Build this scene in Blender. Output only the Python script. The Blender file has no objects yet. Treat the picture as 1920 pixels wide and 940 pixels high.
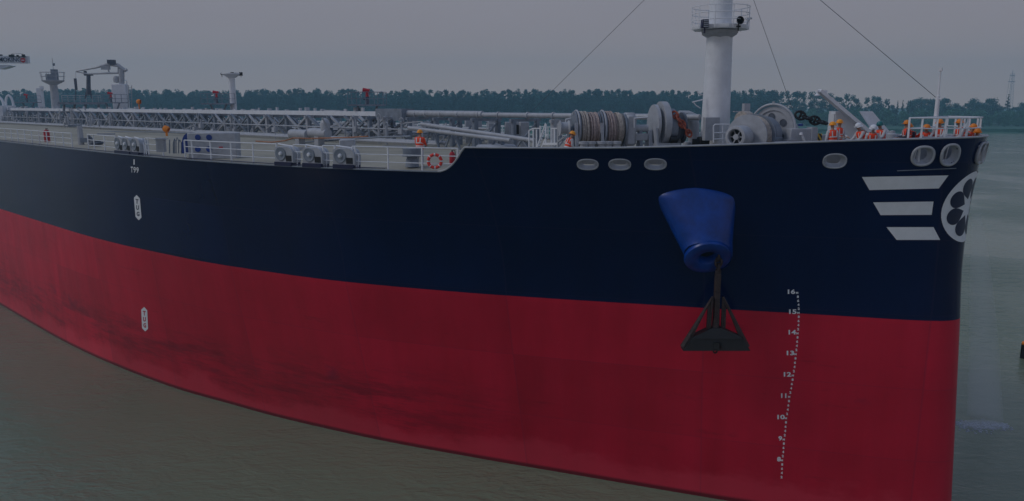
import bpy, bmesh, math, random
import numpy as np
from mathutils import Vector, Matrix
from mathutils.bvhtree import BVHTree
PI = math.pi
R = math.radians
rnd = random.Random(7)
scene = bpy.context.scene
C = scene.collection
# ------------------------------------------------------------------ camera
F = 1450.0; HY = 197.0; H = 18.6
PIT = math.atan((470 - HY) / F)
cd = bpy.data.cameras.new('camera'); cam = bpy.data.objects.new('camera', cd); C.objects.link(cam)
cd.sensor_width = 36.0; cd.lens = 36.0 * F / 1920; cd.clip_start = 0.5; cd.clip_end = 9000
cam.location = (0, 0, H); cam.rotation_euler = (PI / 2 - PIT, 0, 0)
scene.camera = cam
# ------------------------------------------------------------------ sky and sun
SUN_EL, SUN_AZ = R(42), R(-98)          # azimuth measured clockwise from +Y
w = bpy.data.worlds.new('World'); scene.world = w; w.use_nodes = True
nt = w.node_tree; nt.nodes.clear()
out = nt.nodes.new('ShaderNodeOutputWorld'); bg = nt.nodes.new('ShaderNodeBackground')
sky = nt.nodes.new('ShaderNodeTexSky'); sky.sky_type = 'NISHITA'; sky.sun_disc = False
sky.sun_elevation = SUN_EL; sky.sun_rotation = SUN_AZ; sky.dust_density = 6
tc = nt.nodes.new('ShaderNodeTexCoord'); sp = nt.nodes.new('ShaderNodeSeparateXYZ')
nt.links.new(tc.outputs['Generated'], sp.inputs[0])
cr = nt.nodes.new('ShaderNodeValToRGB')
cr.color_ramp.elements[0].position = 0.0; cr.color_ramp.elements[0].color = (6.0, 5.05, 4.75, 1)
cr.color_ramp.elements[1].position = 0.6; cr.color_ramp.elements[1].color = (2.9, 3.8, 6.0, 1)
e = cr.color_ramp.elements.new(0.22); e.color = (3.95, 4.1, 4.9, 1)
e = cr.color_ramp.elements.new(0.10); e.color = (4.75, 4.3, 4.7, 1)
nt.links.new(sp.outputs['Z'], cr.inputs[0])
nz = nt.nodes.new('ShaderNodeTexNoise'); nz.inputs['Scale'].default_value = 1.6; nz.inputs['Detail'].default_value = 3
mp = nt.nodes.new('ShaderNodeMapping'); mp.inputs['Scale'].default_value = (1, 1, 4)
nt.links.new(tc.outputs['Generated'], mp.inputs[0]); nt.links.new(mp.outputs[0], nz.inputs['Vector'])
mr = nt.nodes.new('ShaderNodeMapRange'); mr.inputs['To Min'].default_value = 0.93; mr.inputs['To Max'].default_value = 1.07
nt.links.new(nz.outputs['Fac'], mr.inputs['Value'])
vm = nt.nodes.new('ShaderNodeVectorMath'); vm.operation = 'SCALE'
nt.links.new(cr.outputs['Color'], vm.inputs[0]); nt.links.new(mr.outputs[0], vm.inputs['Scale'])
mx = nt.nodes.new('ShaderNodeMix'); mx.data_type = 'RGBA'; mx.inputs['Factor'].default_value = 0.06
nt.links.new(vm.outputs[0], mx.inputs['A']); nt.links.new(sky.outputs[0], mx.inputs['B'])
nt.links.new(mx.outputs['Result'], bg.inputs['Color']); bg.inputs['Strength'].default_value = 0.116
nt.links.new(bg.outputs[0], out.inputs[0])
sl = bpy.data.lights.new('sun', 'SUN'); sl.energy = 1.2; sl.angle = R(16); sl.color = (1, .98, .96)
so = bpy.data.objects.new('sun', sl); C.objects.link(so)
sd = Vector((math.sin(SUN_AZ) * math.cos(SUN_EL), math.cos(SUN_AZ) * math.cos(SUN_EL), math.sin(SUN_EL)))
so.rotation_euler = sd.to_track_quat('Z', 'Y').to_euler()
scene.render.engine = 'CYCLES'
vs = scene.view_settings; vs.view_transform = 'Standard'; vs.look = 'None'; vs.gamma = 1; vs.exposure = -1.0; vs.use_curve_mapping = False
scene.cycles.volume_step_rate = 4; scene.cycles.max_bounces = 6; scene.cycles.volume_bounces = 3

# ------------------------------------------------------------------ materials
def new_mat(name):
    m = bpy.data.materials.new(name); m.use_nodes = True
    return m, m.node_tree, m.node_tree.nodes['Principled BSDF']
def N(nt, t, **kw):
    n = nt.nodes.new(t)
    for k, v in kw.items(): setattr(n, k, v)
    return n
def paint(name, col, rough=.5, var=.12, scale=1.5, metal=0.0, spec=.5, grime=0.0, col2=None):
    m, nt, b = new_mat(name)
    tcn = N(nt, 'ShaderNodeTexCoord'); n1 = N(nt, 'ShaderNodeTexNoise'); n1.inputs['Scale'].default_value = scale
    n1.inputs['Detail'].default_value = 6; n1.inputs['Roughness'].default_value = .65
    nt.links.new(tcn.outputs['Object'], n1.inputs['Vector'])
    ramp = N(nt, 'ShaderNodeValToRGB')
    c2 = col2 or tuple(c * (1 - 2 * var) for c in col)
    ramp.color_ramp.elements[0].position = .3; ramp.color_ramp.elements[0].color = (*c2, 1)
    ramp.color_ramp.elements[1].position = .65; ramp.color_ramp.elements[1].color = (*[min(1, c * (1 + var * .5)) for c in col], 1)
    nt.links.new(n1.outputs['Fac'], ramp.inputs[0]); nt.links.new(ramp.outputs[0], b.inputs['Base Color'])
    b.inputs['Roughness'].default_value = rough; b.inputs['Metallic'].default_value = metal
    b.inputs['Specular IOR Level'].default_value = spec
    return m
M = {}
M['white'] = paint('white_paint', (.76, .78, .82), .45, .06)
M['lgrey'] = paint('light_grey_paint', (.42, .44, .48), .45, .10, 2.5)
M['grey'] = paint('grey_paint', (.22, .255, .31), .5, .14, 2.5)
M['dgrey'] = paint('dark_grey_paint', (.10, .12, .16), .55, .15, 3)
M['black'] = paint('black_iron', (.012, .012, .014), .5, .3, 4)
M['blue'] = paint('blue_paint', (.0005, .050, .31), .34, .22, 1.4)  # on the anchor pockets: a skylit copy of the hull's navy paint
M['coam'] = paint('navy_coaming', (.006, .012, .06), .45, .2, 3)
M['deck'] = paint('tan_deck_paint', (.36, .335, .265), .75, .16, .35)
M['red'] = paint('red_paint', (.5, .015, .03), .4, .1)
M['orange'] = paint('orange_cloth', (.95, .07, .015), .6, .06, 8)
M['yellow'] = paint('yellow_plastic', (.95, .36, .01), .35, .05)
M['orangem'] = paint('orange_metal', (.85, .25, .01), .45, .08)
M['rope'] = paint('fibre_rope', (.50, .45, .41), .9, .25, 9)
M['rope2'] = paint('pinkish_rope', (.48, .39, .37), .9, .25, 9)
M['rust'] = paint('rusty_chain', (.42, .10, .055), .8, .3, 7)
M['iron'] = paint('anchor_iron', (.060, .040, .038), .5, .3, 5, spec=.4, col2=(.016, .007, .007))
M['skin'] = paint('skin', (.42, .24, .17), .6, .05)
M['cloth'] = paint('grey_cloth', (.55, .56, .58), .85, .08, 9)
M['dcloth'] = paint('dark_cloth', (.04, .045, .07), .85, .1, 9)
M['silver'] = paint('reflective_strip', (.8, .8, .78), .3, .03)
M['mark'] = paint('white_hull_lettering', (.80, .82, .85), .6, .03, 3)
M['teal'] = paint('teal_plastic', (.01, .16, .17), .35, .05)
M['dark'] = paint('dark_opening', (.004, .005, .009), .6, .1)
M['hose'] = paint('orange_hose', (.42, .17, .08), .7, .2, 6)
M['trunk'] = paint('bark', (.07, .055, .045), .9, .2)
def hazard():
    m, nt, b = new_mat('yellow_black_stripes')
    t = N(nt, 'ShaderNodeTexCoord'); wv = N(nt, 'ShaderNodeTexWave'); wv.bands_direction = 'DIAGONAL'; wv.inputs['Scale'].default_value = 2.2
    rp = N(nt, 'ShaderNodeValToRGB'); rp.color_ramp.interpolation = 'CONSTANT'
    rp.color_ramp.elements[0].color = (.02, .02, .02, 1); rp.color_ramp.elements[1].position = .5; rp.color_ramp.elements[1].color = (.7, .42, .02, 1)
    nt.links.new(t.outputs['Object'], wv.inputs[0]); nt.links.new(wv.outputs['Color'], rp.inputs[0]); nt.links.new(rp.outputs[0], b.inputs['Base Color'])
    return m
M['hazard'] = hazard()

def hull_material():
    m, nt, b = new_mat('hull_paint')
    L = nt.links.new
    t = N(nt, 'ShaderNodeTexCoord'); s = N(nt, 'ShaderNodeSeparateXYZ'); L(t.outputs['Object'], s.inputs[0])
    def noise(sc, vec_scale, det=5, rough=.6):
        mpn = N(nt, 'ShaderNodeMapping'); mpn.inputs['Scale'].default_value = vec_scale; L(t.outputs['Object'], mpn.inputs[0])
        n = N(nt, 'ShaderNodeTexNoise'); n.inputs['Scale'].default_value = sc; n.inputs['Detail'].default_value = det; n.inputs['Roughness'].default_value = rough
        L(mpn.outputs[0], n.inputs['Vector']); return n.outputs['Fac']
    def ramp(fac, p0, c0, p1, c1):
        r = N(nt, 'ShaderNodeValToRGB'); r.color_ramp.elements[0].position = p0; r.color_ramp.elements[0].color = (*c0, 1)
        r.color_ramp.elements[1].position = p1; r.color_ramp.elements[1].color = (*c1, 1); L(fac, r.inputs[0]); return r.outputs[0]
    def mixc(fac, a, bb, mode='MIX'):
        x = N(nt, 'ShaderNodeMix'); x.data_type = 'RGBA'; x.blend_type = mode
        if isinstance(fac, float): x.inputs['Factor'].default_value = fac
        else: L(fac, x.inputs['Factor'])
        for q, i in ((a, 'A'), (bb, 'B')):
            if isinstance(q, tuple): x.inputs[i].default_value = (*q, 1)
            else: L(q, x.inputs[i])
        return x.outputs['Result']
    streak = noise(1.0, (.55, .55, .05), 6)
    patch = noise(.16, (1, 1, 1.4), 6)
    fine = noise(2.2, (1, 1, .35), 8, .7)
    red = ramp(patch, .30, (.42, .004, .024), .70, (.66, .012, .046))
    red = mixc(.5, red, ramp(streak, .3, (.40, .004, .022), .7, (.68, .012, .050)))
    scr = noise(.5, (.35, .35, 2.2), 8, .75)
    red = mixc(ramp(scr, .60, (0, 0, 0), .72, (.55, .55, .55)), red, (.19, .006, .018))
    blue = ramp(patch, .3, (.0003, .0060, .038), .7, (.0005, .0090, .054))
    blue = mixc(.35, blue, ramp(streak, .3, (.0003, .005, .034), .7, (.001, .011, .066)))
    def math_(op, a, bb=None, cc=None):
        n = N(nt, 'ShaderNodeMath'); n.operation = op
        for i, q in enumerate((a, bb, cc)):
            if q is None: continue
            if isinstance(q, (int, float)): n.inputs[i].default_value = q
            else: L(q, n.inputs[i])
        return n.outputs[0]
    top = math_('GREATER_THAN', math_('ADD', s.outputs['Z'], math_('MULTIPLY', math_('SUBTRACT', fine, .5), .03)), 9.5)
    # scuffed band above the waterline, paler rubbed strip right at it
    def band(src, a, b, c, d):
        u = N(nt, 'ShaderNodeMapRange'); u.interpolation_type = 'SMOOTHSTEP'; u.inputs['From Min'].default_value = a; u.inputs['From Max'].default_value = b; L(src, u.inputs['Value'])
        v = N(nt, 'ShaderNodeMapRange'); v.interpolation_type = 'SMOOTHSTEP'; v.inputs['From Min'].default_value = c; v.inputs['From Max'].default_value = d; v.inputs['To Min'].default_value = 1; v.inputs['To Max'].default_value = 0; L(src, v.inputs['Value'])
        return math_('MULTIPLY', u.outputs[0], v.outputs[0])
    wob = noise(.35, (.5, .5, 1), 5, .7)
    zw = math_('ADD', s.outputs['Z'], math_('MULTIPLY', math_('SUBTRACT', wob, .5), 4.0))
    sc2 = noise(.9, (.22, .22, 1.6), 9, .8)
    dk = math_('MULTIPLY', band(zw, .9, 1.8, 3.0, 5.5), ramp(sc2, .46, (0, 0, 0), .60, (1, 1, 1)))
    fa = N(nt, 'ShaderNodeMapRange'); fa.interpolation_type = 'SMOOTHSTEP'; fa.inputs['From Min'].default_value = -12; fa.inputs['From Max'].default_value = -26; L(s.outputs['X'], fa.inputs['Value'])
    red = mixc(math_('MULTIPLY', math_('MULTIPLY', dk, fa.outputs[0]), .6), red, (.15, .004, .018))
    blot = noise(.42, (.6, .6, .8), 4, .5)
    red = mixc(math_('MULTIPLY', math_('MULTIPLY', ramp(blot, .66, (0, 0, 0), .74, (1, 1, 1)), band(s.outputs['Z'], 2, 3.5, 5.5, 7)), .6), red, (.11, .012, .05))
    red = mixc(math_('MULTIPLY', band(zw, -3, -2, .6, 1.5), .45), red, (.74, .06, .10))
    red = mixc(math_('MULTIPLY', band(s.outputs['Z'], -4, -3, .12, .30), .8), red, (.05, .008, .012))
    # single plates differ a little in tone
    cb = N(nt, 'ShaderNodeCombineXYZ'); L(math_('FLOOR', math_('DIVIDE', math_('ADD', s.outputs['X'], .8), 8.2)), cb.inputs[0]); L(math_('FLOOR', math_('DIVIDE', math_('ADD', s.outputs['Z'], .2), 3.3)), cb.inputs[2])
    wn = N(nt, 'ShaderNodeTexWhiteNoise'); L(cb.outputs[0], wn.inputs['Vector'])
    col = mixc(top, red, blue)
    tone = N(nt, 'ShaderNodeMapRange'); tone.inputs['To Min'].default_value = .86; tone.inputs['To Max'].default_value = 1.12; L(wn.outputs['Value'], tone.inputs['Value'])
    hv = N(nt, 'ShaderNodeVectorMath'); hv.operation = 'SCALE'; L(col, hv.inputs[0]); L(tone.outputs[0], hv.inputs['Scale']); col = hv.outputs[0]
    # painted-over plate seams
    xs = math_('PINGPONG', math_('ADD', s.outputs['X'], .8), 4.1)
    seam = math_('LESS_THAN', xs, .035)
    zs = math_('PINGPONG', math_('ADD', s.outputs['Z'], .2), 1.65)
    seamz = math_('LESS_THAN', zs, .02)
    sm = math_('MULTIPLY', math_('MAXIMUM', seam, seamz), .16)
    col = mixc(sm, col, (.05, .03, .07))
    L(col, b.inputs['Base Color'])
    rr = N(nt, 'ShaderNodeMapRange'); rr.inputs['To Min'].default_value = .08; rr.inputs['To Max'].default_value = .20; L(fine, rr.inputs['Value'])
    r2 = N(nt, 'ShaderNodeMapRange'); r2.inputs['To Min'].default_value = .30; r2.inputs['To Max'].default_value = .48; L(fine, r2.inputs['Value'])
    rx = N(nt, 'ShaderNodeMix'); L(top, rx.inputs['Factor']); L(r2.outputs[0], rx.inputs['A']); L(rr.outputs[0], rx.inputs['B'])
    L(rx.outputs['Result'], b.inputs['Roughness'])
    sx_ = N(nt, 'ShaderNodeMix'); L(top, sx_.inputs['Factor']); sx_.inputs['A'].default_value = .36; sx_.inputs['B'].default_value = .22; L(sx_.outputs['Result'], b.inputs['Specular IOR Level'])
    # plating: shallow dents plus weld lines
    dent = noise(.55, (1, 1, 1), 2)
    hs = math_('ADD', math_('MULTIPLY', dent, .8), math_('ADD', math_('MULTIPLY', math_('MAXIMUM', seam, seamz), .02), math_('MULTIPLY', fine, .012)))
    bp = N(nt, 'ShaderNodeBump'); bp.inputs['Strength'].default_value = .3; bp.inputs['Distance'].default_value = .06
    L(hs, bp.inputs['Height']); L(bp.outputs[0], b.inputs['Normal'])
    return m
M['hull'] = hull_material()

# ------------------------------------------------------------------ helpers
class MB:
    def __init__(s): s.bm = bmesh.new(); s.mats = []
    def mi(s, m):
        if m is None: return 0
        if m not in s.mats: s.mats.append(m)
        return s.mats.index(m)
    def _xf(s, vs, M4):
        if M4 is not None: bmesh.ops.transform(s.bm, matrix=M4, verts=vs)
    def box(s, c, d, rot=None, mat=None, bev=0.0):
        r = bmesh.ops.create_cube(s.bm, size=1.0)['verts']
        M4 = Matrix.Translation(c) @ ((rot.to_4x4()) if rot is not None else Matrix.Identity(4)) @ Matrix.Diagonal((*d, 1))
        bmesh.ops.transform(s.bm, matrix=M4, verts=r)
        fs = list({f for v in r for f in v.link_faces})
        for f in fs: f.material_index = s.mi(mat)
        if bev:
            es = list({e for v in r for e in v.link_edges})
            rr = bmesh.ops.bevel(s.bm, geom=es, offset=bev, segments=1, affect='EDGES')
            for f in rr['faces']: f.material_index = s.mi(mat)
    def tube(s, pts, r, seg=8, cap=True, mat=None, closed=False):
        pts = [Vector(p) for p in pts]; n = len(pts); k = s.mi(mat)
        rs = r if isinstance(r, (list, tuple)) else [r] * n
        rings = []
        prevN = None
        for i, p in enumerate(pts):
            if closed: d = pts[(i + 1) % n] - pts[i - 1]
            else: d = pts[min(i + 1, n - 1)] - pts[max(i - 1, 0)]
            d.normalize()
            if prevN is None:
                up = Vector((0, 0, 1)) if abs(d.z) < .9 else Vector((1, 0, 0))
                a = d.cross(up).normalized()
            else:
                a = (prevN - d * prevN.dot(d)).normalized()
            prevN = a; b = d.cross(a)
            rings.append([s.bm.verts.new(p + (a * math.cos(2 * PI * j / seg) + b * math.sin(2 * PI * j / seg)) * rs[i]) for j in range(seg)])
        m = n if closed else n - 1
        for i in range(m):
            A, B = rings[i], rings[(i + 1) % n]
            for j in range(seg):
                f = s.bm.faces.new((A[j], A[(j + 1) % seg], B[(j + 1) % seg], B[j])); f.smooth = seg > 5; f.material_index = k
        if cap and not closed:
            s.bm.faces.new(rings[0][::-1]).material_index = k; s.bm.faces.new(rings[-1]).material_index = k
    def bar(s, a, b, th, mat=None, th2=None):
        a = Vector(a); b = Vector(b); d = b - a
        if d.length < 1e-4: return
        q = d.to_track_quat('Z', 'Y').to_matrix()
        s.box((a + b) / 2, (th, th2 or th, d.length), q, mat)
    def lathe(s, prof, c=(0, 0, 0), axis=(0, 0, 1), seg=20, mat=None, sweep=2 * PI, smooth=True, closed=False):
        q = Vector(axis).to_track_quat('Z', 'Y').to_matrix(); c = Vector(c); k = s.mi(mat)
        full = sweep > 2 * PI - .001; ns = seg if full else seg + 1
        rings = []
        for (r, z) in prof:
            if r < 1e-5: v = s.bm.verts.new(c + q @ Vector((0, 0, z))); rings.append([v] * ns)
            else: rings.append([s.bm.verts.new(c + q @ Vector((r * math.cos(sweep * j / seg), r * math.sin(sweep * j / seg), z))) for j in range(ns)])
        pr = list(range(len(prof))) + ([0] if closed else [])
        for a_, b_ in zip(pr[:-1], pr[1:]):
            A, B = rings[a_], rings[b_]
            for j in range(seg):
                j2 = (j + 1) % ns
                vs_ = []
                for v in (A[j], A[j2], B[j2], B[j]):
                    if v not in vs_: vs_.append(v)
                if len(vs_) > 2:
                    try:
                        f = s.bm.faces.new(vs_); f.smooth = smooth; f.material_index = k
                    except ValueError: pass
    def poly(s, pts, mat=None):
        f = s.bm.faces.new([s.bm.verts.new(p) for p in pts]); f.material_index = s.mi(mat)
    def prism(s, pts, ext, mat=None):
        k = s.mi(mat); ext = Vector(ext)
        A = [s.bm.verts.new(Vector(p)) for p in pts]; B = [s.bm.verts.new(Vector(p) + ext) for p in pts]
        n = len(A)
        fs = [s.bm.faces.new(A[::-1]), s.bm.faces.new(B)]
        for i in range(n): fs.append(s.bm.faces.new((A[i], A[(i + 1) % n], B[(i + 1) % n], B[i])))
        for f in fs: f.material_index = k
        bmesh.ops.recalc_face_normals(s.bm, faces=fs)
    def build(s, name, mat, parent=None, label=None):
        me = bpy.data.meshes.new(name)
        s.bm.to_mesh(me); s.bm.free(); me.set_sharp_from_angle(angle=R(38))
        if s.mats:
            for m in s.mats: me.materials.append(M[m] if m else mat)
        else: me.materials.append(mat)
        o = bpy.data.objects.new(name, me); C.objects.link(o)
        if parent is not None: o.parent = parent
        if label: o['label'] = label
        return o
def tag(o, label=None, cat=None, group=None, kind=None):
    for k, v in (('label', label), ('category', cat), ('group', group), ('kind', kind)):
        if v: o[k] = v
    return o
def empty(name, loc=(0, 0, 0), rz=0.0, parent=None):
    o = bpy.data.objects.new(name, None); C.objects.link(o); o.location = loc; o.rotation_euler = (0, 0, rz)
    o.empty_display_size = .3
    if parent is not None: o.parent = parent
    return o
def mesh_np(name, V, Fc, mat, parent=None, smooth=False, link=True):
    me = bpy.data.meshes.new(name); me.from_pydata([tuple(v) for v in V], [], [tuple(int(i) for i in f) for f in Fc]); me.materials.append(mat)
    if smooth: me.polygons.foreach_set('use_smooth', [True] * len(me.polygons))
    if not link: return me
    o = bpy.data.objects.new(name, me); C.objects.link(o)
    if parent is not None: o.parent = parent
    return o
# ------------------------------------------------------------------ measured frames
CP, SP = math.cos(PIT), math.sin(PIT)
def tanv(py): return math.tan(PIT + math.atan((py - 470) / F))
def zy(py, Y): return H - Y * tanv(py)
def Yz(py, z): return (H - z) / tanv(py)
def Xp(px, Y, z): return (px - 960) / F * (Y * CP + (H - z) * SP)
S0 = Vector((19.4, 32.4)); ANG = R(43)
ax, ay = -math.cos(ANG), math.sin(ANG); nx, ny = math.sin(ANG), math.cos(ANG)
def to_ship(X, Y, z):                      # world -> ship frame (x forward, y to port)
    vx, vy = X - S0.x, Y - S0.y
    return Vector((-(vx * ax + vy * ay), vx * nx + vy * ny, z))
def at(px, Y, z): return to_ship(Xp(px, Y, z), Y, z)
def pw(px, w_, z):                         # point on the line w_ metres to starboard of the centre line seen in column px
    k = (px - 960) / F
    t = (k * ((S0.y - w_ * ny) * CP + (H - z) * SP) - S0.x + w_ * nx) / (ax - k * ay * CP)
    return Vector((-t, -w_, z))
def ship_Y(p): return S0.y - p.x * ay + p.y * ny
def pwy(px, w_, py):                       # the same with the height read off row py
    z = 16.0
    for _ in range(6):
        z = zy(py, ship_Y(pw(px, w_, z)))
    return pw(px, w_, z)
# directions of the picture plane expressed in the ship frame
XD = Vector((-ax, nx, 0)); YD = Vector((-ay, ny, 0))
# ------------------------------------------------------------------ hull form
def pchip(xs, ys):
    xs = np.array(xs, float); ys = np.array(ys, float); h = np.diff(xs); d = np.diff(ys) / h
    m = np.zeros(len(xs)); m[0] = d[0]; m[-1] = d[-1]
    for i in range(1, len(xs) - 1):
        m[i] = 0 if d[i - 1] * d[i] <= 0 else 2 / (1 / d[i - 1] + 1 / d[i])
    def f(x):
        x = min(max(x, xs[0]), xs[-1]); i = min(int(np.searchsorted(xs, x, 'right')) - 1, len(h) - 1); i = max(i, 0)
        u = (x - xs[i]) / h[i]
        return float((2*u**3 - 3*u**2 + 1) * ys[i] + (u**3 - 2*u**2 + u) * h[i] * m[i] + (-2*u**3 + 3*u**2) * ys[i+1] + (u**3 - u**2) * h[i] * m[i+1])
    return f
# half breadth against sqrt(distance from stem)
def tab(L):
    return pchip([math.sqrt(a) for a, b in L], [b for a, b in L])
W0 = tab([(0, 0), (.1, .42), (.4, .8), (1, 1.25), (2.5, 2.1), (5.4, 3.5), (8.5, 5.0), (11.1, 6.1), (15, 7.7), (20.1, 9.8), (25.8, 12), (29.5, 13.2), (33.7, 14.4), (37.2, 15.2), (42.7, 16.4), (50, 17.3), (56, 17.75), (62, 17.95), (68, 18), (230, 18)])
W1 = tab([(0, 0), (.1, .45), (.4, .9), (1, 1.4), (2.5, 2.3), (4.5, 3.4), (9.8, 6.4), (14.5, 9.0), (19.4, 11.5), (26.9, 14.5), (30.7, 15.5), (36.5, 16.7), (41.1, 17.25), (46.4, 17.75), (53.7, 18), (68, 18), (230, 18)])
W2 = tab([(0, 0), (.1, .78), (.3, 1.3), (.7, 1.9), (1.3, 2.5), (2.2, 3.2), (4, 4.45), (7, 6.5), (10, 8.5), (15, 11.5), (20, 14.0), (25, 15.9), (30, 17.0), (36, 17.7), (42, 17.95), (50, 18), (230, 18)])
_st = pchip([-3, 0, 5, 9.5, 12, 14, 15.6, 17.4], [-.72, -.52, -.25, 0, .14, .15, .02, -.24])
def stem_t(z): return _st(z)
def wid(t, z):
    q = math.sqrt(max(0, t - stem_t(z)))
    if z <= 9.5:
        u = max(0, min(1, z / 9.5)); return W0(q) * (1 - u) + W1(q) * u
    u = ((z - 9.5) / 7.5) ** 1.5; return W1(q) * (1 - u) + W2(q) * u
GZ = 15.55
# height of the plating's upper edge: (distance aft, z)
def ztop(t):
    if t >= STEP1: return GZ
    if t <= STEP0: return BULW(max(t, -.5))
    u = (t - STEP0) / (STEP1 - STEP0)          # the swept-down end of the bulwark
    u = min(1, u)
    a_ = 1 - u
    return GZ + (BULW(STEP0) - GZ) * (a_ ** 1.9)
BULW = pchip([-.5, 1, 3, 6, 9, 12, 16, 21], [17.33, 17.28, 17.2, 17.05, 16.9, 16.78, 16.72, 16.70])
def find_t(px, zf, side=1):                   # where column px meets the plating edge zf(t)
    lo, hi = 0.0, 120.0
    def g(t):
        z = zf(t); wv = wid(t, z) * side
        Y = S0.y + t * ay - wv * ny; X = S0.x + t * ax - wv * nx
        return 960 + F * X / (Y * CP + (H - z) * SP) - px
    for _ in range(50):
        m = (lo + hi) / 2
        if g(m) > 0: lo = m
        else: hi = m
    return lo
STEP0, STEP1 = 0, 0
_b = lambda t: BULW(t); _g = lambda t: GZ
STEP0 = find_t(863, _b); STEP1 = find_t(822, _g)

ship = empty('tanker_ship', (S0.x, S0.y, 0), math.atan2(-ay, -ax))
tag(ship, 'long tanker ship with a navy upper hull above a dark red lower hull', 'ship')

def hull_pt(t, z, side=1): return (-t, -side * wid(t, z), z)
ts_fore = [0, .02, .05, .1, .17, .25, .35, .5, .7, .95, 1.25, 1.6, 2, 2.5, 3.1, 3.8, 4.6, 5.5] + [5.5 + .9 * i for i in range(1, 62)] + [62 + 3.5 * i for i in range(0, 46)]
ts_fore = sorted(set([round(t, 3) for t in ts_fore] + [round(STEP0 + (STEP1 - STEP0) * i / 14, 3) for i in range(-1, 16)] + [222.0]))
DZ = 15.32                                     # hull plating below, bulwark above this level
def grid_surface(ts, zfun, nrow, side):
    V = []; Fc = []
    for t in ts:
        for r in range(nrow + 1):
            z = zfun(t, r / nrow); tt = t + stem_t(z)
            V.append(hull_pt(tt, z, side))
    nr = nrow + 1
    for i in range(len(ts) - 1):
        for r in range(nrow):
            a = i * nr + r; q = (a, a + nr, a + nr + 1, a + 1)
            Fc.append(q if side > 0 else q[::-1])
    return V, Fc
allV = []; allF = []
for side in (1, -1):
    V, Fc = grid_surface(ts_fore, lambda t, r: -2.5 + (DZ + 2.5) * r, 44, side)
    o_ = len(allV); allV += V; allF += [tuple(i + o_ for i in f) for f in Fc]
# transom
nr = 45; ns = len(ts_fore)
for r in range(44):
    a = (ns - 1) * nr + r; b = a + ns * nr
    allF.append((a, b, b + 1, a + 1))
hull = mesh_np('hull', allV, allF, M['hull'], ship, smooth=True)
hull.data.validate()
# bulwark band, fine grid with real openings
tb = [0, .015, .03, .05, .08, .12, .17, .22, .28, .35, .42, .5] + [.5 + .06 * i for i in range(1, int((STEP1 + .5) / .06))]
tb_aft = [tb[-1] + 1.0 * i for i in range(0, 60)] + [tb[-1] + 60 + 5 * i for i in range(0, 30)] + [222.0]
bw = {}
for side in (1, -1):
    V, Fc = grid_surface(tb, lambda t, r: DZ + (ztop(t) - DZ) * r, 30, side); bw[side] = [V, Fc]
bvh = BVHTree.FromPolygons(allV + bw[1][0] + bw[-1][0], allF + [tuple(i + len(allV) for i in f) for f in bw[1][1]] + [tuple(i + len(allV) + len(bw[1][0]) for i in f) for f in bw[-1][1]])
camS = to_ship(0, 0, H)
def ray_hull(px, py):
    dx = (px - 960) / F; dz = -(py - 470) / F
    d = Vector((dx, CP + dz * SP, -SP + dz * CP))
    ds = XD * d.x + YD * d.y; ds.z = d.z; ds.normalize()
    loc, nrm, i, dist = bvh.ray_cast(camS, ds)
    if loc is None: return None, None
    if nrm.dot(ds) > 0: nrm = -nrm
    return loc, nrm
# fairlead openings: px, py, half width m, half height m
FL = [(1102, 308.5, .43, .235), (1162, 308.5, .44, .24), (1229, 308, .43, .24), (1565, 302, .43, .29), (1729.5, 292, .40, .37), (1780, 290, .36, .41), (1836.5, 287, .36, .41)]
holes = []
for px, py, a, b in FL:
    loc, nrm = ray_hull(px, py)
    if loc is None: loc, nrm = ray_hull(px - 6, py)
    ux = Vector((nrm.y, -nrm.x, 0)).normalized(); uz = ux.cross(nrm).normalized()
    if uz.z < 0: uz = -uz
    holes.append((loc, nrm, ux, uz, a, b))
for side in (1, -1):
    V, Fc = bw[side]; keep = []
    for f in Fc:
        c = sum((Vector(V[i]) for i in f), Vector()) / 4
        ok = True
        for (loc, nrm, ux, uz, a, b) in holes:
            d = c - loc if side == 1 else Vector((c.x, -c.y, c.z)) - loc
            if abs(d.dot(nrm)) < .4:
                e_ = (abs(d.dot(ux)) / a) ** 2.4 + (abs(d.dot(uz)) / b) ** 2.4
                if e_ < 1: ok = False; break
        if ok: keep.append(f)
    o = mesh_np('bulwark', V, keep, M['hull'], ship, smooth=True)
    Vm, Fm = grid_surface(tb_aft, lambda t, r: DZ + (GZ - DZ) * r, 1, side)
    o2 = mesh_np('sheer_strake', Vm, Fm, M['hull'], ship, smooth=True)
# inner skin, rim of the bulwark
for side in (1, -1):
    m = MB()
    pts = []
    for t in [x for x in tb if x < STEP1][::3] + [STEP1]:
        z = ztop(t); tt = t + stem_t(z); pts.append((-tt, -side * wid(tt, z), z + .015))
    m.tube(pts, .045, 6)
    m.build('bulwark_rim', M['lgrey'], ship)
    m = MB()
    pts = []
    for t in [STEP1 - .1 + .9 * i for i in range(0, 60)] + [STEP1 + 55 + 6 * i for i in range(0, 24)]:
        pts.append((-t, -side * wid(t, GZ), GZ))
    m.tube(pts, .035, 5); m.build('gunwale_edge', M['grey'], ship)
    m = MB()
    for a, b in zip(pts[3:-1], pts[4:]):
        va, vb = Vector(a), Vector(b); va.y += side * .12; vb.y += side * .12
        m.bar(va + Vector((0, 0, .085)), vb + Vector((0, 0, .085)), .17, th2=.03)
    m.build('deck_edge_coaming', M['coam'], ship)

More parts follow.
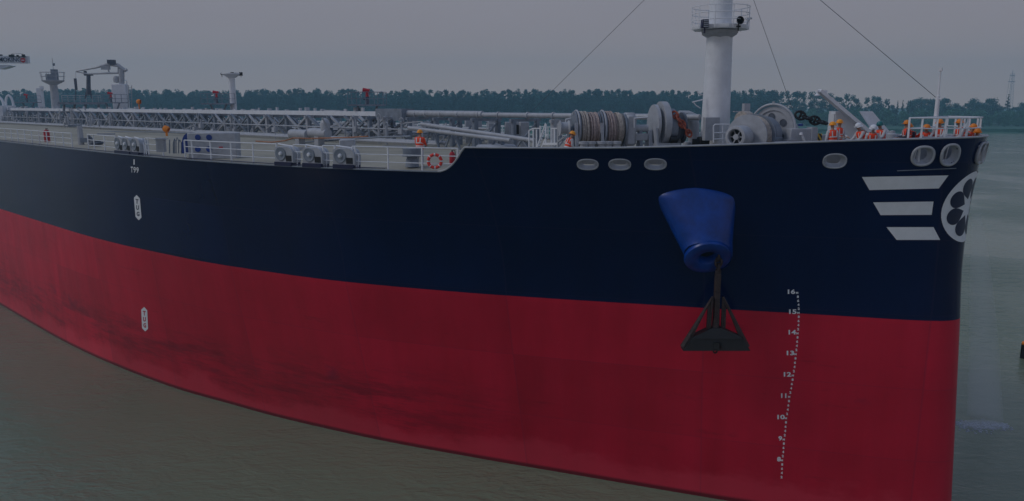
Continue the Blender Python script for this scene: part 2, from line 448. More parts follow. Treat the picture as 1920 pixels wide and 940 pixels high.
# deck sheet with camber
DE = 15.5
def deckz(t, w_):
    hb = max(wid(t, DE), .3)
    base = DE + (.38 * max(0, 1 - t / 20))
    return base + .35 * (1 - min(1, abs(w_) / hb) ** 2) * min(1, t / 12)
V = []; Fc = []; dts = [0.3, .5, .8, 1.5, 2.5, 4] + [5.5 + 1.5 * i for i in range(0, 145)]
for t in dts:
    for j in range(13):
        w_ = (-1 + j / 6) * (wid(t, 15.4) - .06)
        V.append((-t, -w_, deckz(t, w_)))
for i in range(len(dts) - 1):
    for j in range(12):
        a = i * 13 + j; Fc.append((a, a + 1, a + 14, a + 13))
mesh_np('deck', V, Fc, M['deck'], ship, smooth=True)

# ------------------------------------------------------------------ marks on the hull
def surf(px, py, off=.012):
    l, n = ray_hull(px, py)
    if l is None: return None
    return l + n * off
def quad_mark(name, p4, nu=24, nv=5, mat=M['mark'], off=.014, label=None):
    V = []; Fc = []
    for i in range(nu + 1):
        for j in range(nv + 1):
            u, v = i / nu, j / nv
            x = (p4[0][0]*(1-u) + p4[1][0]*u)*(1-v) + (p4[3][0]*(1-u) + p4[2][0]*u)*v
            y = (p4[0][1]*(1-u) + p4[1][1]*u)*(1-v) + (p4[3][1]*(1-u) + p4[2][1]*u)*v
            V.append(surf(x, y, off))
    for i in range(nu):
        for j in range(nv):
            a = i * (nv + 1) + j; Fc.append((a, a + 1, a + nv + 2, a + nv + 1))
    o = mesh_np(name, V, Fc, mat, hull, smooth=True)
    if label: o['label'] = label
    return o
quad_mark('painted_stripe', [(1616, 332), (1778, 329), (1760, 353.5), (1630, 356.5)], label='longest painted white stripe, uppermost of the three on the bow')
quad_mark('painted_stripe', [(1637, 379.5), (1750, 378), (1746.5, 403), (1651, 403.5)], label='middle painted white stripe beside the round emblem')
quad_mark('painted_stripe', [(1662, 426), (1750, 426), (1762.5, 450), (1681, 450)], label='shortest painted white stripe, lowest of the three on the bow')
# text -> mesh
def text_mesh(s, bold=0.0):
    cu = bpy.data.curves.new('t', 'FONT'); cu.body = s; cu.size = 1.0; cu.resolution_u = 3; cu.offset = bold
    cu.align_x = 'CENTER'; cu.align_y = 'CENTER'
    o = bpy.data.objects.new('t', cu); C.objects.link(o)
    dg = bpy.context.evaluated_depsgraph_get(); dg.update()
    me = bpy.data.meshes.new_from_object(o.evaluated_get(dg))
    Vv = np.array([v.co[:2] for v in me.vertices]) if len(me.vertices) else np.zeros((0, 2)); Ff = [tuple(p.vertices) for p in me.polygons]
    bpy.data.objects.remove(o); bpy.data.curves.remove(cu); bpy.data.meshes.remove(me)
    return Vv, Ff
def norm_text(s, w_, h_, bold=.02):
    V, Fx = text_mesh(s, bold)
    mn, mxx = V.min(0), V.max(0); c = (mn + mxx) / 2
    return (V - c) / (mxx - mn) * np.array([w_, h_]), Fx
def px_text(acc, s, cx, cy, w_, h_, shear=0.0, bold=.02, off=.014):
    V, Fx = norm_text(s, w_, h_, bold); b = len(acc[0])
    for x, y in V: acc[0].append(surf(cx + x, cy - y + shear * x, off))
    acc[1] += [tuple(i + b for i in f) for f in Fx]
def mark_obj(name, parts, label=None, parent=None):
    acc = [[], []]
    for a in parts: px_text(acc, *a[:-1], **a[-1])
    o = mesh_np(name, acc[0], acc[1], M['mark'], parent or hull)
    if label: o['label'] = label
    return o
col = {16: 1484, 15: 1486.5, 14: 1485.5, 13: 1482, 12: 1476.5, 11: 1469.5, 10: 1464.5, 9: 1463, 8: 1460.5}
rowy = {16: 547, 15: 584.5, 14: 623, 13: 662, 12: 702, 11: 742, 10: 782, 9: 822, 8: 861, 7: 900.5}
mcol = {16: 1495.5, 15: 1498, 14: 1496, 13: 1492.5, 12: 1487.5, 11: 1480.5, 10: 1474.5, 9: 1470.5, 8: 1467, 7: 1465}
ticks = []
for k in col:
    ws_ = {11: 10}.get(k, 14 if k > 9 else 7)
    mark_obj('draft_number', [(str(k), col[k], rowy[k], ws_, 8.6, dict(bold=.035))], 'white draft figure %d' % k)
    ticks.append(('M', mcol[k] - 1, rowy[k] + 2.2, 4.2, 3.8, dict(bold=.03)))
    for j, d in enumerate('8642'):
        u = (j + 1) / 5
        ticks.append((d, mcol[k] * (1 - u) + mcol[k - 1] * u, (rowy[k] + 2) * (1 - u) + (rowy[k - 1] + 2) * u, 3.8, 4.6, dict(bold=.05)))
mark_obj('draft_ticks', ticks, 'white column of small figures between the draft numbers')['kind'] = 'stuff'
for ch, x in (('T', 247.6), ('9', 252.8), ('9', 258.2)): mark_obj('frame_letter', [(ch, x, 318.6 + (x - 252) * .08, 4.4, 11, dict(bold=.02))])
mark_obj('frame_letter', [('I', 251.8, 304, 2.2, 10, dict(bold=.05))])
mark_obj('frame_number', [('FR71-72', 250.5, 294.3, 17, 3.4, dict(shear=.05, bold=.02))])
M['markdark'] = M['coam']
for (x0, y0, x1, y1) in ((256.5, 366, 260.5, 413), (270.5, 576, 272.5, 621.5)):
    L_ = y1 - y0; hw = 5.6
    def q(u, v): return (x0 + (x1 - x0) * v + u * hw, y0 + L_ * v + .12 * u * hw)
    V = []; Fc = []
    rows = [(0, .05), (.12, 1), (.3, 1), (.5, 1), (.7, 1), (.88, 1), (1, .05)]
    for v, wd in rows:
        for u in (-1, 0, 1): V.append(surf(*q(u * wd, v)))
    for i in range(len(rows) - 1):
        for j in range(2): a = i * 3 + j; Fc.append((a, a + 1, a + 4, a + 3))
    pl = mesh_np('tug_mark', V, Fc, M['mark'], hull)
    pl['label'] = 'white pointed TUG push mark on the ' + ('navy' if y0 < 400 else 'red') + ' plating'
    acc = [[], []]
    for k, ch in enumerate('TUG'):
        c = q(0, .25 + .25 * k); px_text(acc, ch, c[0], c[1], 5.2, 8.5, shear=.12, bold=.04, off=.022)
    mesh_np('tug_lettering', acc[0], acc[1], M['coam'] if y0 < 400 else M['red'], pl)
    pl.parent = hull
# emblem wrapped round the stem
def wrap(e, z, off):
    # walk along the waterline at height z for |e| metres from the stem
    s_ = 1 if e >= 0 else -1; e = abs(e); t = stem_t(z); p = Vector((-t, 0)); d = 0; st = .0004
    while True:
        t2 = t + st; p2 = Vector((-t2, -wid(t2, z)))
        l = (p2 - p).length
        if d + l >= e or t2 > 12:
            p3 = p.lerp(p2, (e - d) / l if l > 0 else 0); tg = (p2 - p).normalized(); break
        d += l; p = p2; t = t2; st = min(.05, st * 1.35)
    n = Vector((-tg.y, tg.x)); 
    if n.y > 0: n = -n
    return Vector((p3.x + n.x * off, s_ * (p3.y + n.y * off), z))
ZE0, _n = ray_hull(1800, 390); ZE = ZE0.z; RE = 1.50
def emb_mesh(name, loops, off, mat, parent, label=None):
    V = []; Fc = []
    for ctr, ring in loops:
        rings = 10; b = len(V); n = len(ring)
        for k in range(rings + 1):
            for (x, y) in ring:
                V.append(wrap(ctr[0] + (x - ctr[0]) * k / rings, ZE + ctr[1] + (y - ctr[1]) * k / rings, off))
        for k in range(rings):
            for j in range(n):
                a = b + k * n + j; c = b + k * n + (j + 1) % n
                Fc.append((a, c, c + n, a + n))
    o = mesh_np(name, V, Fc, mat, parent, smooth=True); o.data.validate()
    if label: o['label'] = label
    return o
circ = [(RE * math.cos(2 * PI * i / 48), RE * math.sin(2 * PI * i / 48)) for i in range(48)]
EC = .16
emb = emb_mesh('round_emblem', [((EC, 0), [(x + EC, y) for x, y in circ])], .016, M['mark'], hull, 'round white emblem with blue petals painted round the stem')
pet = []
for k in range(8):
    a0 = R(22.5 + 45 * k); cr_ = .62 * RE; rp = .237 * RE
    ring = []
    for i in range(15):
        th = -PI / 2 + PI * i / 14; ring.append((cr_ + math.cos(th) * rp, math.sin(th) * rp))
    for i in range(1, 20):
        u = i / 10 if i <= 10 else (20 - i) / 10
        ring.append((cr_ - 1.62 * u * rp, (1 if i <= 10 else -1) * rp * math.cos(u * PI / 2) ** 1.12))
    ring = [(p * math.cos(a0) - q_ * math.sin(a0) + EC, p * math.sin(a0) + q_ * math.cos(a0)) for p, q_ in ring]
    cc = (cr_ * math.cos(a0) + EC, cr_ * math.sin(a0)); pet.append((cc, ring))
M['petal'] = paint('emblem_blue', (.003, .012, .055), .4, .1)
emb_mesh('emblem_petals', pet, .024, M['petal'], hull).parent = emb
m = MB(); pts = [surf(1682 + i * 11, 320.3 - i * .45, .02) for i in range(11)]; m.tube(pts, .018, 5); m.build('rubbing_bar', M['grey'], hull)

# fairlead rings
for hi, (loc, nrm, ux, uz, a, b) in enumerate(holes):
    for side in (1, -1):
        def T(v): return v if side == 1 else Vector((v.x, -v.y, v.z))
        big = hi >= 4
        ring_r = .035 if not big else .055
        def oval(sc, dn, n=40):
            P_ = []
            for i in range(n):
                th = 2 * PI * i / n; cx_, sx_ = math.cos(th), math.sin(th)
                x = abs(cx_) ** .83 * a * sc * (1 if cx_ > 0 else -1); y = abs(sx_) ** .83 * b * sc * (1 if sx_ > 0 else -1)
                P_.append(T(loc + ux * x + uz * y + nrm * dn))
            return P_
        m = MB(); m.tube(oval(1.04, .02 if not big else .06), ring_r, 8, closed=True)
        # sleeve going inboard
        A = [m.bm.verts.new(p) for p in oval(1.02, .0)]; B = [m.bm.verts.new(p) for p in oval(.66, -.22)]
        for i in range(40):
            f = m.bm.faces.new((A[i], A[(i + 1) % 40], B[(i + 1) % 40], B[i])); f.smooth = True
        fo = m.build('fairlead', M['lgrey'], ship, 'oval grey fairlead let into the bulwark' if not big else 'round grey fairlead near the stem')
        m = MB()
        base = loc - nrm * .55
        m.tube([T(base - ux * a * .6 + uz * b * .45), T(base + ux * a * .6 + uz * b * .45)], .075, 10)
        if big: m.tube([T(base - uz * b * 1.3 - ux * a * .3), T(base + uz * b * .1 - ux * a * .1), T(base + uz * b * .5 + ux * a * .3)], .05, 8)
        m.build('roller', M['lgrey'] if big else M['white'], fo)
        m = MB(); m.prism([T(loc - nrm * .95 + ux * a * sx * 2.2 + uz * b * sz * 2.0) for sx, sz in ((-1, -1), (1, -1), (1, .6), (-1, .6))], -nrm * .05 if side == 1 else Vector((-nrm.x, nrm.y, -nrm.z)) * .05)
        m.build('backing_plate', M['lgrey'], fo)

# ------------------------------------------------------------------ anchor pocket and anchor
loc, nrm = ray_hull(1326, 474)
nh = Vector((nrm.x, nrm.y, 0)).normalized(); fw = Vector((-nh.y, nh.x, 0))
if fw.x < 0: fw = -fw
B0 = loc + nh * .80
axd = (Vector((0, 0, -.64)) + nh * .74 + fw * .15).normalized()
lip = [(1.00, -.12), (.98, -.06), (1.01, -.03), (1.03, .06), (1.0, .15), (.9, .2), (.62, .19), (.42, .12), (.36, 0), (.34, -.25)]
def pocket():
    m = MB(); m.lathe(lip, B0, axd, 64)
    vo = (nh - axd * nh.dot(axd)).normalized(); rings = []; NS = 72
    for i in range(NS + 1):
        s_ = 1.2 * i / NS; u = min(1, s_)
        py = 476 - 104 * s_ if s_ < 1 else 372 - 20 * (s_ - 1) / .2; px = 1326 - 23 * u
        hp, _ = ray_hull(px, py)
        k = u ** .9; c = (hp + nh * (.8 * (1 - k) - .30 * k)) if i else B0 + axd * .05
        if 0 < u < .25: q_ = u / .25; c = c * q_ + (B0 + axd * (.05 - 1.2 * u) + Vector((0, 0, 1.2 * u))) * (1 - q_)
        a_ = 1.0 + .76 * u; b_ = 1.0 - .30 * u
        if s_ > 1: e_ = (s_ - 1) / .2; a_ *= math.sqrt(max(0.0, 1 - e_ * e_)); b_ = .70 - .36 * e_
        v = vo.lerp(nh, u).normalized()
        rings.append([m.bm.verts.new(c + fw * a_ * math.cos(j * PI / 24) + v * b_ * math.sin(j * PI / 24)) for j in range(48)])
    for A_, B_ in zip(rings[:-1], rings[1:]):
        for j in range(48): f = m.bm.faces.new((A_[j], A_[(j + 1) % 48], B_[(j + 1) % 48], B_[j])); f.smooth = True
    return m
m = pocket()
pk = m.build('anchor_pocket', M['blue'], ship, 'blue cone shaped anchor pocket bulging from the navy hull')  # same paint as the hull, its skylight put into a brighter blue
m = MB(); m.lathe([(0, -.24), (.345, -.24)], B0, axd, 32); m.build('hawse_opening', M['dark'], pk)
# hull emblem of wear: none.  The anchor hangs clear of the plating.
hole = B0 + axd * .1 + fw * .30 - Vector((0, 0, .02))
ancY = ship_Y(hole)
A0 = at(1348, ancY, zy(478, ancY))
def ap(px, py, d=0.0):
    z = zy(py, ancY); p = A0.copy(); s_ = F / (ancY * CP + (H - z) * SP)
    return Vector((0, 0, 0)) + A0 + XD * ((px - 1343) / s_) + YD * d + Vector((0, 0, z - A0.z))
anchor = empty('anchor', tuple(Matrix.Identity(3) @ Vector((0, 0, 0)))); 
anchor.matrix_world = ship.matrix_basis.copy() if False else Matrix.Translation((S0.x, S0.y, 0)) @ Matrix.Rotation(math.atan2(-ay, -ax), 4, 'Z')
tag(anchor, 'black stockless anchor hanging below the blue anchor pocket in front of the red plating', 'anchor')
off0 = ap(1343, 655); anchor.location = anchor.matrix_world @ off0
def AB(mb, name, mat=M['iron'], par=None):
    bmesh.ops.translate(mb.bm, verts=mb.bm.verts, vec=-off0); return mb.build(name, mat, par or anchor)
m = MB(); m.tube([ap(1343, 506), ap(1343, 530), ap(1343.5, 590), ap(1343.5, 638)], [.13, .135, .15, .19], 10)
m.box(ap(1343, 560), (.20, .34, 2.2), Matrix.Rotation(-R(43) * -1, 3, 'Z'))
AB(m, 'shank')
m = MB()
for k, (yy, rr) in enumerate(((480, .22), (492, .2), (503, .2))):
    rot = k % 2
    ring = []
    for i in range(18):
        th = 2 * PI * i / 18; u = math.cos(th) * .13; v = math.sin(th) * rr
        c = ap(1343 + (-1.5 if k == 0 else 0), yy); ring.append(c + (XD if rot else YD) * u + Vector((0, 0, v)))
    m.tube(ring, .06, 6, closed=True)
AB(m, 'shackle', M['iron'])
for sgn in (-1, 1):
    def X_(v): return 1343.5 + sgn * v
    m = MB()
    for (pa, pb, ta, tb_) in (((10, 556), (60, 650), .05, .14), ((10, 556), (12, 630), .05, .07)):
        m.tube([ap(X_(pa[0]), pa[1], -.12), ap(X_(pb[0]), pb[1], -.05)], [ta, tb_], 6)
    m.prism([ap(X_(9), 555, -.1), ap(X_(11), 632, -.1), ap(X_(18), 632, -.1), ap(X_(17), 578, -.1)], YD * .12)
    m.prism([ap(X_(20), 578, -.18), ap(X_(26), 586, -.18), ap(X_(60), 650, -.18), ap(X_(52), 648, -.18)], YD * .22)
    AB(m, 'fluke')
m = MB()
m.prism([ap(1281, 653, -.4), ap(1406, 653, -.4), ap(1390, 629, -.3), ap(1300, 629, -.3)], YD * .5, mat='black')
m.prism([ap(1300, 631, -.36), ap(1391, 631, -.36), ap(1386, 627, -.3), ap(1353, 613, -.25), ap(1335, 613, -.25), ap(1303, 627, -.3)], YD * .45)
m.box(ap(1344, 643, -.42), (.28, .2, .28)); m.tube([ap(1344 + 3.5 * math.cos(i * .7), 657 + 4 * math.sin(i * .7), -.1) for i in range(9)], .04, 6, closed=True)
AB(m, 'crown')
# other anchor pocket on the far bow, only its tip shows past the stem
m = pocket(); bmesh.ops.scale(m.bm, vec=(1, -1, 1), verts=m.bm.verts); bmesh.ops.reverse_faces(m.bm, faces=m.bm.faces); m.build('anchor_pocket', M['blue'], ship)
m = MB(); c = Vector((A0.x, -A0.y, 0))
m.tube([c + Vector((0, .2, A0.z)), c + Vector((0, .2, A0.z - 4))], .14, 8)
m.build('far_bow_shank', M['iron'], ship) if False else m.bm.free()

# ------------------------------------------------------------------ guard rails
def rail_run(name, pts, h, posts_every, nrail=3, r=.03, mat='white', parent=ship, label=None, rp=None):
    m = MB(); pts = [Vector(p) for p in pts]
    for k in range(nrail):
        hh = h * (k + 1) / nrail; m.tube([p + Vector((0, 0, hh)) for p in pts], r if k == nrail - 1 else r * .75, 5)
    d = 0; m.bar(pts[0], pts[0] + Vector((0, 0, h)), (rp or r) * 2)
    for a, b in zip(pts[:-1], pts[1:]):
        L = (b - a).length; x = posts_every - d
        while x <= L:
            p = a.lerp(b, x / L); m.bar(p, p + Vector((0, 0, h)), (rp or r) * 2); x += posts_every
        d = (d + L) % posts_every
    m.bar(pts[-1], pts[-1] + Vector((0, 0, h)), (rp or r) * 2)
    return m.build(name, M[mat], parent, label)
def edge(t, inset=.22, side=1, z=GZ): return Vector((-t, -side * (wid(t, GZ) - inset), z))
t_end = 215
def run_t(px): return find_t(px, lambda t: GZ)
segs = [(852, 655), (622, 600), (568, 545), (513, 341), (300, 268), (212, 160), (130, -40)]
for a, b in segs:
    ta, tb2 = run_t(a), run_t(b) if b > -30 else 120
    n = max(2, int((tb2 - ta) / 1.2)); rail_run('guard_rail', [edge(ta + (tb2 - ta) * i / n) for i in range(n + 1)], 1.08, 1.8, 3, .03)
ts = [STEP1 + 1.5 * i for i in range(90)]
rail_run('guard_rail', [edge(t, .22, -1) for t in ts], 1.08, 1.8, 3, .03)

# rail cage on the bow platform
def bow_path(inset, z, ta):
    P_ = []
    for t in ta: P_.append((t, wid(t, 16.9) - inset))
    return [Vector((-(t + inset * .4), -w_, z)) for t, w_ in P_]
tt = [1.85, 1.45, 1.0, .75, .5, .32, .15, .05]
near = bow_path(.25, 17.0, tt); far = [Vector((p.x, -p.y, p.z)) for p in near[::-1]]
path = near + far
m = MB()
ZT = 18.08
for z in (ZT, 17.66): m.tube([Vector((p.x, p.y, z)) for p in path], .035 if z == ZT else .028, 6)
for p in (path[0], path[-1]): pass
m.tube([Vector((path[0].x, path[0].y, ZT)), Vector((path[-1].x, path[-1].y, ZT))], .035, 6)
m.tube([Vector((path[0].x, path[0].y, 17.66)), Vector((path[-1].x, path[-1].y, 17.66))], .028, 6)
for i in (0, 1, 2, 3, 5, 6, 9, 10, 12, 13, 14, 15):
    p = path[i]; m.box((p.x, p.y, (ZT + 16.3) / 2), (.07, .05, ZT - 16.3))
p = path[6]; m.bar((p.x - .5, p.y, 16.9), (p.x, p.y, 17.9), .06)
m.build('bow_rail', M['white'], ship, 'white rail cage round the very tip of the bow')
m = MB(); V = [(-t, s * (wid(t, 16.2) - .15)) for t, s in [(3.6, -1), (2, -1), (.8, -1), (.3, -1), (.3, 1), (.8, 1), (2, 1), (3.6, 1)]]
m.prism([(x, y, 16.25) for x, y in V], (0, 0, .05)); m.build('bow_platform', M['grey'], ship)
# jackstaff
j = pw(1750, .0, 17); j = at(1750, 34.5, 16.9)
m = MB(); m.tube([(j.x, j.y, 15.9), (j.x, j.y, zy(180, 34.5))], [.12, .085], 10); zt = zy(133, 34.5)
m.tube([(j.x, j.y, zy(182, 34.5)), (j.x, j.y, zt)], [.045, .035], 8)
m.box((j.x, j.y, zt + .06), (.12, .12, .14)); m.tube([(j.x - .1, j.y, zy(186, 34.5)), (j.x + .12, j.y, zy(186, 34.5))], .05, 6)
m.build('jackstaff', M['white'], ship, 'slender white pole standing inside the bow rail')

# ------------------------------------------------------------------ foremast
mb0 = pwy(1339, 0, 282); mx_, my_ = mb0.x, mb0.y; mY = ship_Y(mb0)
def mz(py): return zy(py, mY)
m = MB()
m.lathe([(.80, 15.6), (.74, mz(250)), (.70, mz(200)), (.64, mz(60)), (.64, mz(58))], (mx_, my_, 0), seg=28)
m.lathe([(.56, mz(58)), (.55, mz(-120)), (.5, mz(-150)), (0, mz(-151))], (mx_, my_, 0), seg=28)
mast = m.build('foremast', M['white'], ship, 'thick white mast rising out of the picture amid the winches')
zp = mz(57)
m = MB()
m.lathe([(.66, zp - .38), (1.0, zp - .18), (1.05, zp - .02)], (mx_, my_, 0), seg=6, smooth=False)
m.build('platform_bracket', M['lgrey'], mast)
m = MB()
pc = Vector((mx_, my_, zp + .06)); m.lathe([(0, -.05), (1.42, -.05), (1.45, 0), (1.45, .14), (1.40, .14), (1.38, .02), (0, .02)], pc, seg=8, smooth=False)
m.build('mast_platform', M['white'], mast)
m = MB()
for k in (1, 2, 3):
    m.tube([(mx_ + 1.42 * math.cos(a * PI / 12), my_ + 1.42 * math.sin(a * PI / 12), zp + .1 + .34 * k) for a in range(24)], .02, 5, closed=True)
for a in range(10):
    x, y = mx_ + 1.42 * math.cos(a * PI / 5), my_ + 1.42 * math.sin(a * PI / 5); m.bar((x, y, zp), (x, y, zp + 1.12), .035)
m.build('platform_rail', M['white'], mast)
def mast_at(px, py, d=-1.2):
    Y = mY + d; return at(px, Y, zy(py, Y))
m = MB(); c = mast_at(1321.5, 45); q = Matrix.Rotation(R(43 + 10), 3, 'Z')
m.box(c, (.34, .26, .42), q, bev=.03); m.box(c + Vector((0, 0, -.3)), (.06, .06, .3), q)
hb = m.build('floodlight', M['coam'], mast)
m = MB()
for k in range(4): m.box(c - YD * .16 + XD * .03 + Vector((0, 0, -.14 + .09 * k)), (.22, .05, .05), q)
m.build('louvre', M['lgrey'], hb)
m = MB(); c = mast_at(1385, 40); m.lathe([(.02, -.15), (.07, -.1), (.1, .05), (.2, .2)], c, (.5, -.4, .1), 14); m.bar(c, c + Vector((0, 0, -.45)), .05); m.box(c + Vector((0, 0, -.25)), (.2, .12, .08)); m.box(mast_at(1380, 50), (.3, .1, .06))
m.build('loudhailer', M['black'], mast)
m = MB(); c = mast_at(1400, 52, -.3); m.bar(mast_at(1392, 55, -.3), c, .05); m.bar(c, mast_at(1403, 36, -.3), .05); m.box(mast_at(1404, 35, -.3), (.28, .16, .08)); m.build('lamp_arm', M['lgrey'], mast)
m = MB()
m.tube([mast_at(1318, 187, -.4), mast_at(1306, 190, -.6), mast_at(1298, 192, -.6)], .035, 6); m.tube([mast_at(1313, 203, -.5), mast_at(1305, 198, -.6), mast_at(1300, 192, -.6)], .03, 6)
m.tube([mast_at(1317, 178, -.4), mast_at(1309, 175, -.5), mast_at(1307, 170, -.5)], .03, 6)
m.build('mast_step', M['white'], mast)
m = MB(); m.box(at(1333, mY - .9, zy(242, mY - .9)), (.75, .35, 1.15), q); m.build('mast_cabinet', M['lgrey'], mast)
topz = mz(-150)
def stay(p):
    m = MB(); m.tube([(mx_, my_, topz), p], .013, 4); m.build('stay_wire', M['dgrey'], ship)
stay(pwy(1000, -.5, 206)); stay((j.x, j.y, zy(186, 34.5))); e = at(1489, 42, zy(214, 42)); stay(e)

# ------------------------------------------------------------------ mooring winches (left group)
def WP(px, py, Y): return at(px, Y, zy(py, Y))
def yline(px): return 40.0 + (px - 1060) * .004
def wl(px, py, d=0): return WP(px, py, yline(px) + d)
axw = (wl(1200, 240) - wl(1060, 240)); axw.z = 0; axw.normalize()
zq = Matrix.Rotation(math.atan2(axw.y, axw.x), 3, 'Z')
side_ = Vector((-axw.y, axw.x, 0))
def floorz(p): return deckz(-p.x, -p.y)
def cyl(mb, px0, px1, py, r, seg=28, prof=None, mat=None, d=0):
    a, b = wl(px0, py, d), wl(px1, py, d); b.z = a.z
    L = (b - a).length
    pr = prof or [(0, 0), (r, 0), (r, L), (0, L)]
    if prof: pr = [(x * r, z * L) for x, z in prof]
    mb.lathe(pr, a, axw, seg, mat)
def rope_drum(name, px0, px1, py, r, parent, mat, turns):
    a, b = wl(px0, py), wl(px1, py); b.z = a.z; L = (b - a).length
    pr = [(0, 0)]; rr_ = random.Random(px0)
    for i in range(turns):
        amp = r * (1 - .02 * abs(rr_.gauss(0, 1))) * (1 - .08 * (abs(i / turns - .4) > .33))
        for u in (0, .25, .5, .75): pr.append((amp - .05 + .05 * math.sin(PI * u), L * (i + u) / turns))
    pr.append((0, L))
    m = MB(); m.lathe(pr, a, axw, 28)
    for k in range(5):
        t0 = rr_.uniform(.1, .9); m.tube([a + axw * (L * min(1, max(0, t0 + (j / 24 - .5) * rr_.uniform(.15, .5)))) + (side_ * math.cos(j / 24 * 2 * PI) + Vector((0, 0, 1)) * math.sin(j / 24 * 2 * PI)) * (r + .015) for j in range(25)], .03, 5)
    return m.build(name, mat, parent)
def legs(mb, px, py, wd=.16, dep=.9, d=0):
    p = wl(px, py, d); z0 = floorz(p)
    a = p.copy()
    mb.prism([a - side_ * .14 - axw * wd / 2, a + side_ * .14 - axw * wd / 2, Vector((*(a + side_ * dep / 2 - axw * wd / 2).xy, z0)), Vector((*(a - side_ * dep / 2 - axw * wd / 2).xy, z0))], axw * wd)
win = MB(); cyl(win, 1060, 1215, 241, .10)
legs(win, 1071, 241); legs(win, 1121, 241); legs(win, 1129, 241); legs(win, 1170, 241); legs(win, 1200, 241)
p = wl(1120, 274); p.z = floorz(p) + .1; win.box(p, (4.2, 1.0, .2), zq)
winch = win.build('mooring_winch', M['grey'], ship, 'grey winch with two drums of pale rope, left of the mast')
m = MB(); cyl(m, 1049, 1067, 240.5, .33, prof=[(0, 0), (1.15, 0), (1.15, .08), (.9, .2), (.9, .8), (1.2, .93), (1.2, 1), (0, 1)]); m.build('warping_head', M['lgrey'], winch)
for a, b in ((1075, 1083), (1123, 1131)):
    m = MB(); cyl(m, a, a + 2.2, 242, .90); cyl(m, a + 7, b + 1, 242, .86); m.build('drum_flange', M['grey'], winch)
    m = MB(); 
    pts = [wl(a + 5, 242) + (side_ * math.cos(k * PI / 16) + Vector((0, 0, 1)) * math.sin(k * PI / 16)) * .93 for k in range(-5, 33)]
    m.tube(pts, .05, 6); m.box(wl(a + 5, 213), (.35, .18, .12), zq); m.build('brake_band', M['lgrey'], winch)
    m = MB(); m.bar(wl(a + 6, 235, -.95), wl(a + 7, 277, -.95), .14); m.box(wl(a + 6, 240, -.99), (.16, .1, .5), zq); m.build('brake_lever', M['lgrey'], winch)
for a, b in ((1119, 1121), (1166, 1168.5)): m = MB(); cyl(m, a, b, 242, .80); m.build('drum_flange', M['grey'], winch)
rope_drum('rope', 1084, 1100, 242, .86, winch, M['rope'], 5); rope_drum('rope', 1100, 1119, 242, .82, winch, M['rope2'], 6)
rope_drum('rope', 1132, 1151, 242, .87, winch, M['rope2'], 6); rope_drum('rope', 1151, 1166, 242, .80, winch, M['rope'], 6)
m = MB(); p = wl(1179, 244); m.box(p, (.56, 1.0, 1.6), zq, bev=.12); m.box(wl(1180, 216), (.5, .6, .25), zq, bev=.06); m.build('gear_casing', M['lgrey'], winch)
m = MB(); cyl(m, 1189, 1214, 241, .19); m.box(wl(1200, 257), (.7, .6, .35), zq, bev=.03); m.build('motor', M['lgrey'], winch)
m = MB(); m.tube([wl(1061, 232, .6), wl(1061, 224, .6), wl(1073, 222, .6), wl(1075, 222, .6)], .04, 6); m.tube([wl(1189, 240, -.6), wl(1189, 222, -.6), wl(1215, 220, -.6)], .035, 6); m.build('hand_rail', M['white'], winch)
# rope bags and bollards beneath the drums
for px in (1095, 1108, 1128, 1140, 1155):
    p = wl(px, 270, -1.6); m = MB(); z0 = floorz(p); m.lathe([(.2, z0), (.2, 16.65), (.27, 16.7), (.27, 16.82), (0, 16.84)], (p.x, p.y, 0), seg=14); m.build('bollard', M['lgrey'], ship)
# anchor windlass, port side of left group: gear wheels with painted chain
g = MB(); legs(g, 1240, 244, .5, 1.5); legs(g, 1217, 244, .2, 1.2); p = wl(1240, 280); g.box((p.x, p.y, floorz(p) + .15), (1.6, 1.6, .3), zq)
legs(g, 1272, 250, .12, .9)
wind = g.build('anchor_windlass', M['lgrey'], ship, 'grey anchor windlass with tall gear wheels, just left of the mast')
m = MB(); cyl(m, 1224, 1229, 233, 1.0); cyl(m, 1236, 1247, 232, 1.13, 40); m.build('gear_wheel', M['lgrey'], wind)
m = MB(); cyl(m, 1249, 1261, 238, .93, 36); m.box(wl(1252, 208, -.3), (.2, .5, .12), zq); m.build('brake_drum', M['grey'], wind)
m = MB(); cyl(m, 1263, 1267, 240, .8); cyl(m, 1267, 1276, 240, .6); cyl(m, 1276, 1280, 240, .8); m.build('chain_wheel', M['dgrey'], wind)
m = MB(); m.box(wl(1250, 275, -.9), (1.3, .3, .35), zq); m.tube([wl(1229, 240, -1), wl(1232, 275, -1)], .12, 8); m.build('base_frame', M['lgrey'], wind)
m = MB(); cyl(m, 1256, 1268, 262, .2, 16, d=-.9); m.build('control_wheel', M['black'], wind)
def chain(name, P_, lw, r, mat, parent, label=None, link=.42):
    P_ = [Vector(p) for p in P_]; L = [0]
    for a, b in zip(P_[:-1], P_[1:]): L.append(L[-1] + (b - a).length)
    def ev(s_):
        for i in range(len(P_) - 1):
            if s_ <= L[i + 1] or i == len(P_) - 2: return P_[i].lerp(P_[i + 1], (s_ - L[i]) / (L[i + 1] - L[i]))
    m = MB(); n = int(L[-1] / link)
    for k in range(n):
        c = ev((k + .5) * link); d = (ev(min(L[-1], (k + 1) * link)) - ev(k * link)).normalized()
        s1 = d.cross(Vector((0, 0, 1))).normalized(); s2 = d.cross(s1); u = (s1 if k % 2 else s2)
        if k % 2 == 0: u = (s2 + s1 * .25).normalized()
        else: u = (s1 + s2 * .25).normalized()
        ring = [c + d * math.cos(i * PI / 7) * (link * .68) + u * math.sin(i * PI / 7) * lw for i in range(14)]
        m.tube(ring, r, 6, closed=True); m.bar(c - u * lw, c + u * lw, r * 1.3)
    return m.build(name, mat, parent, label)
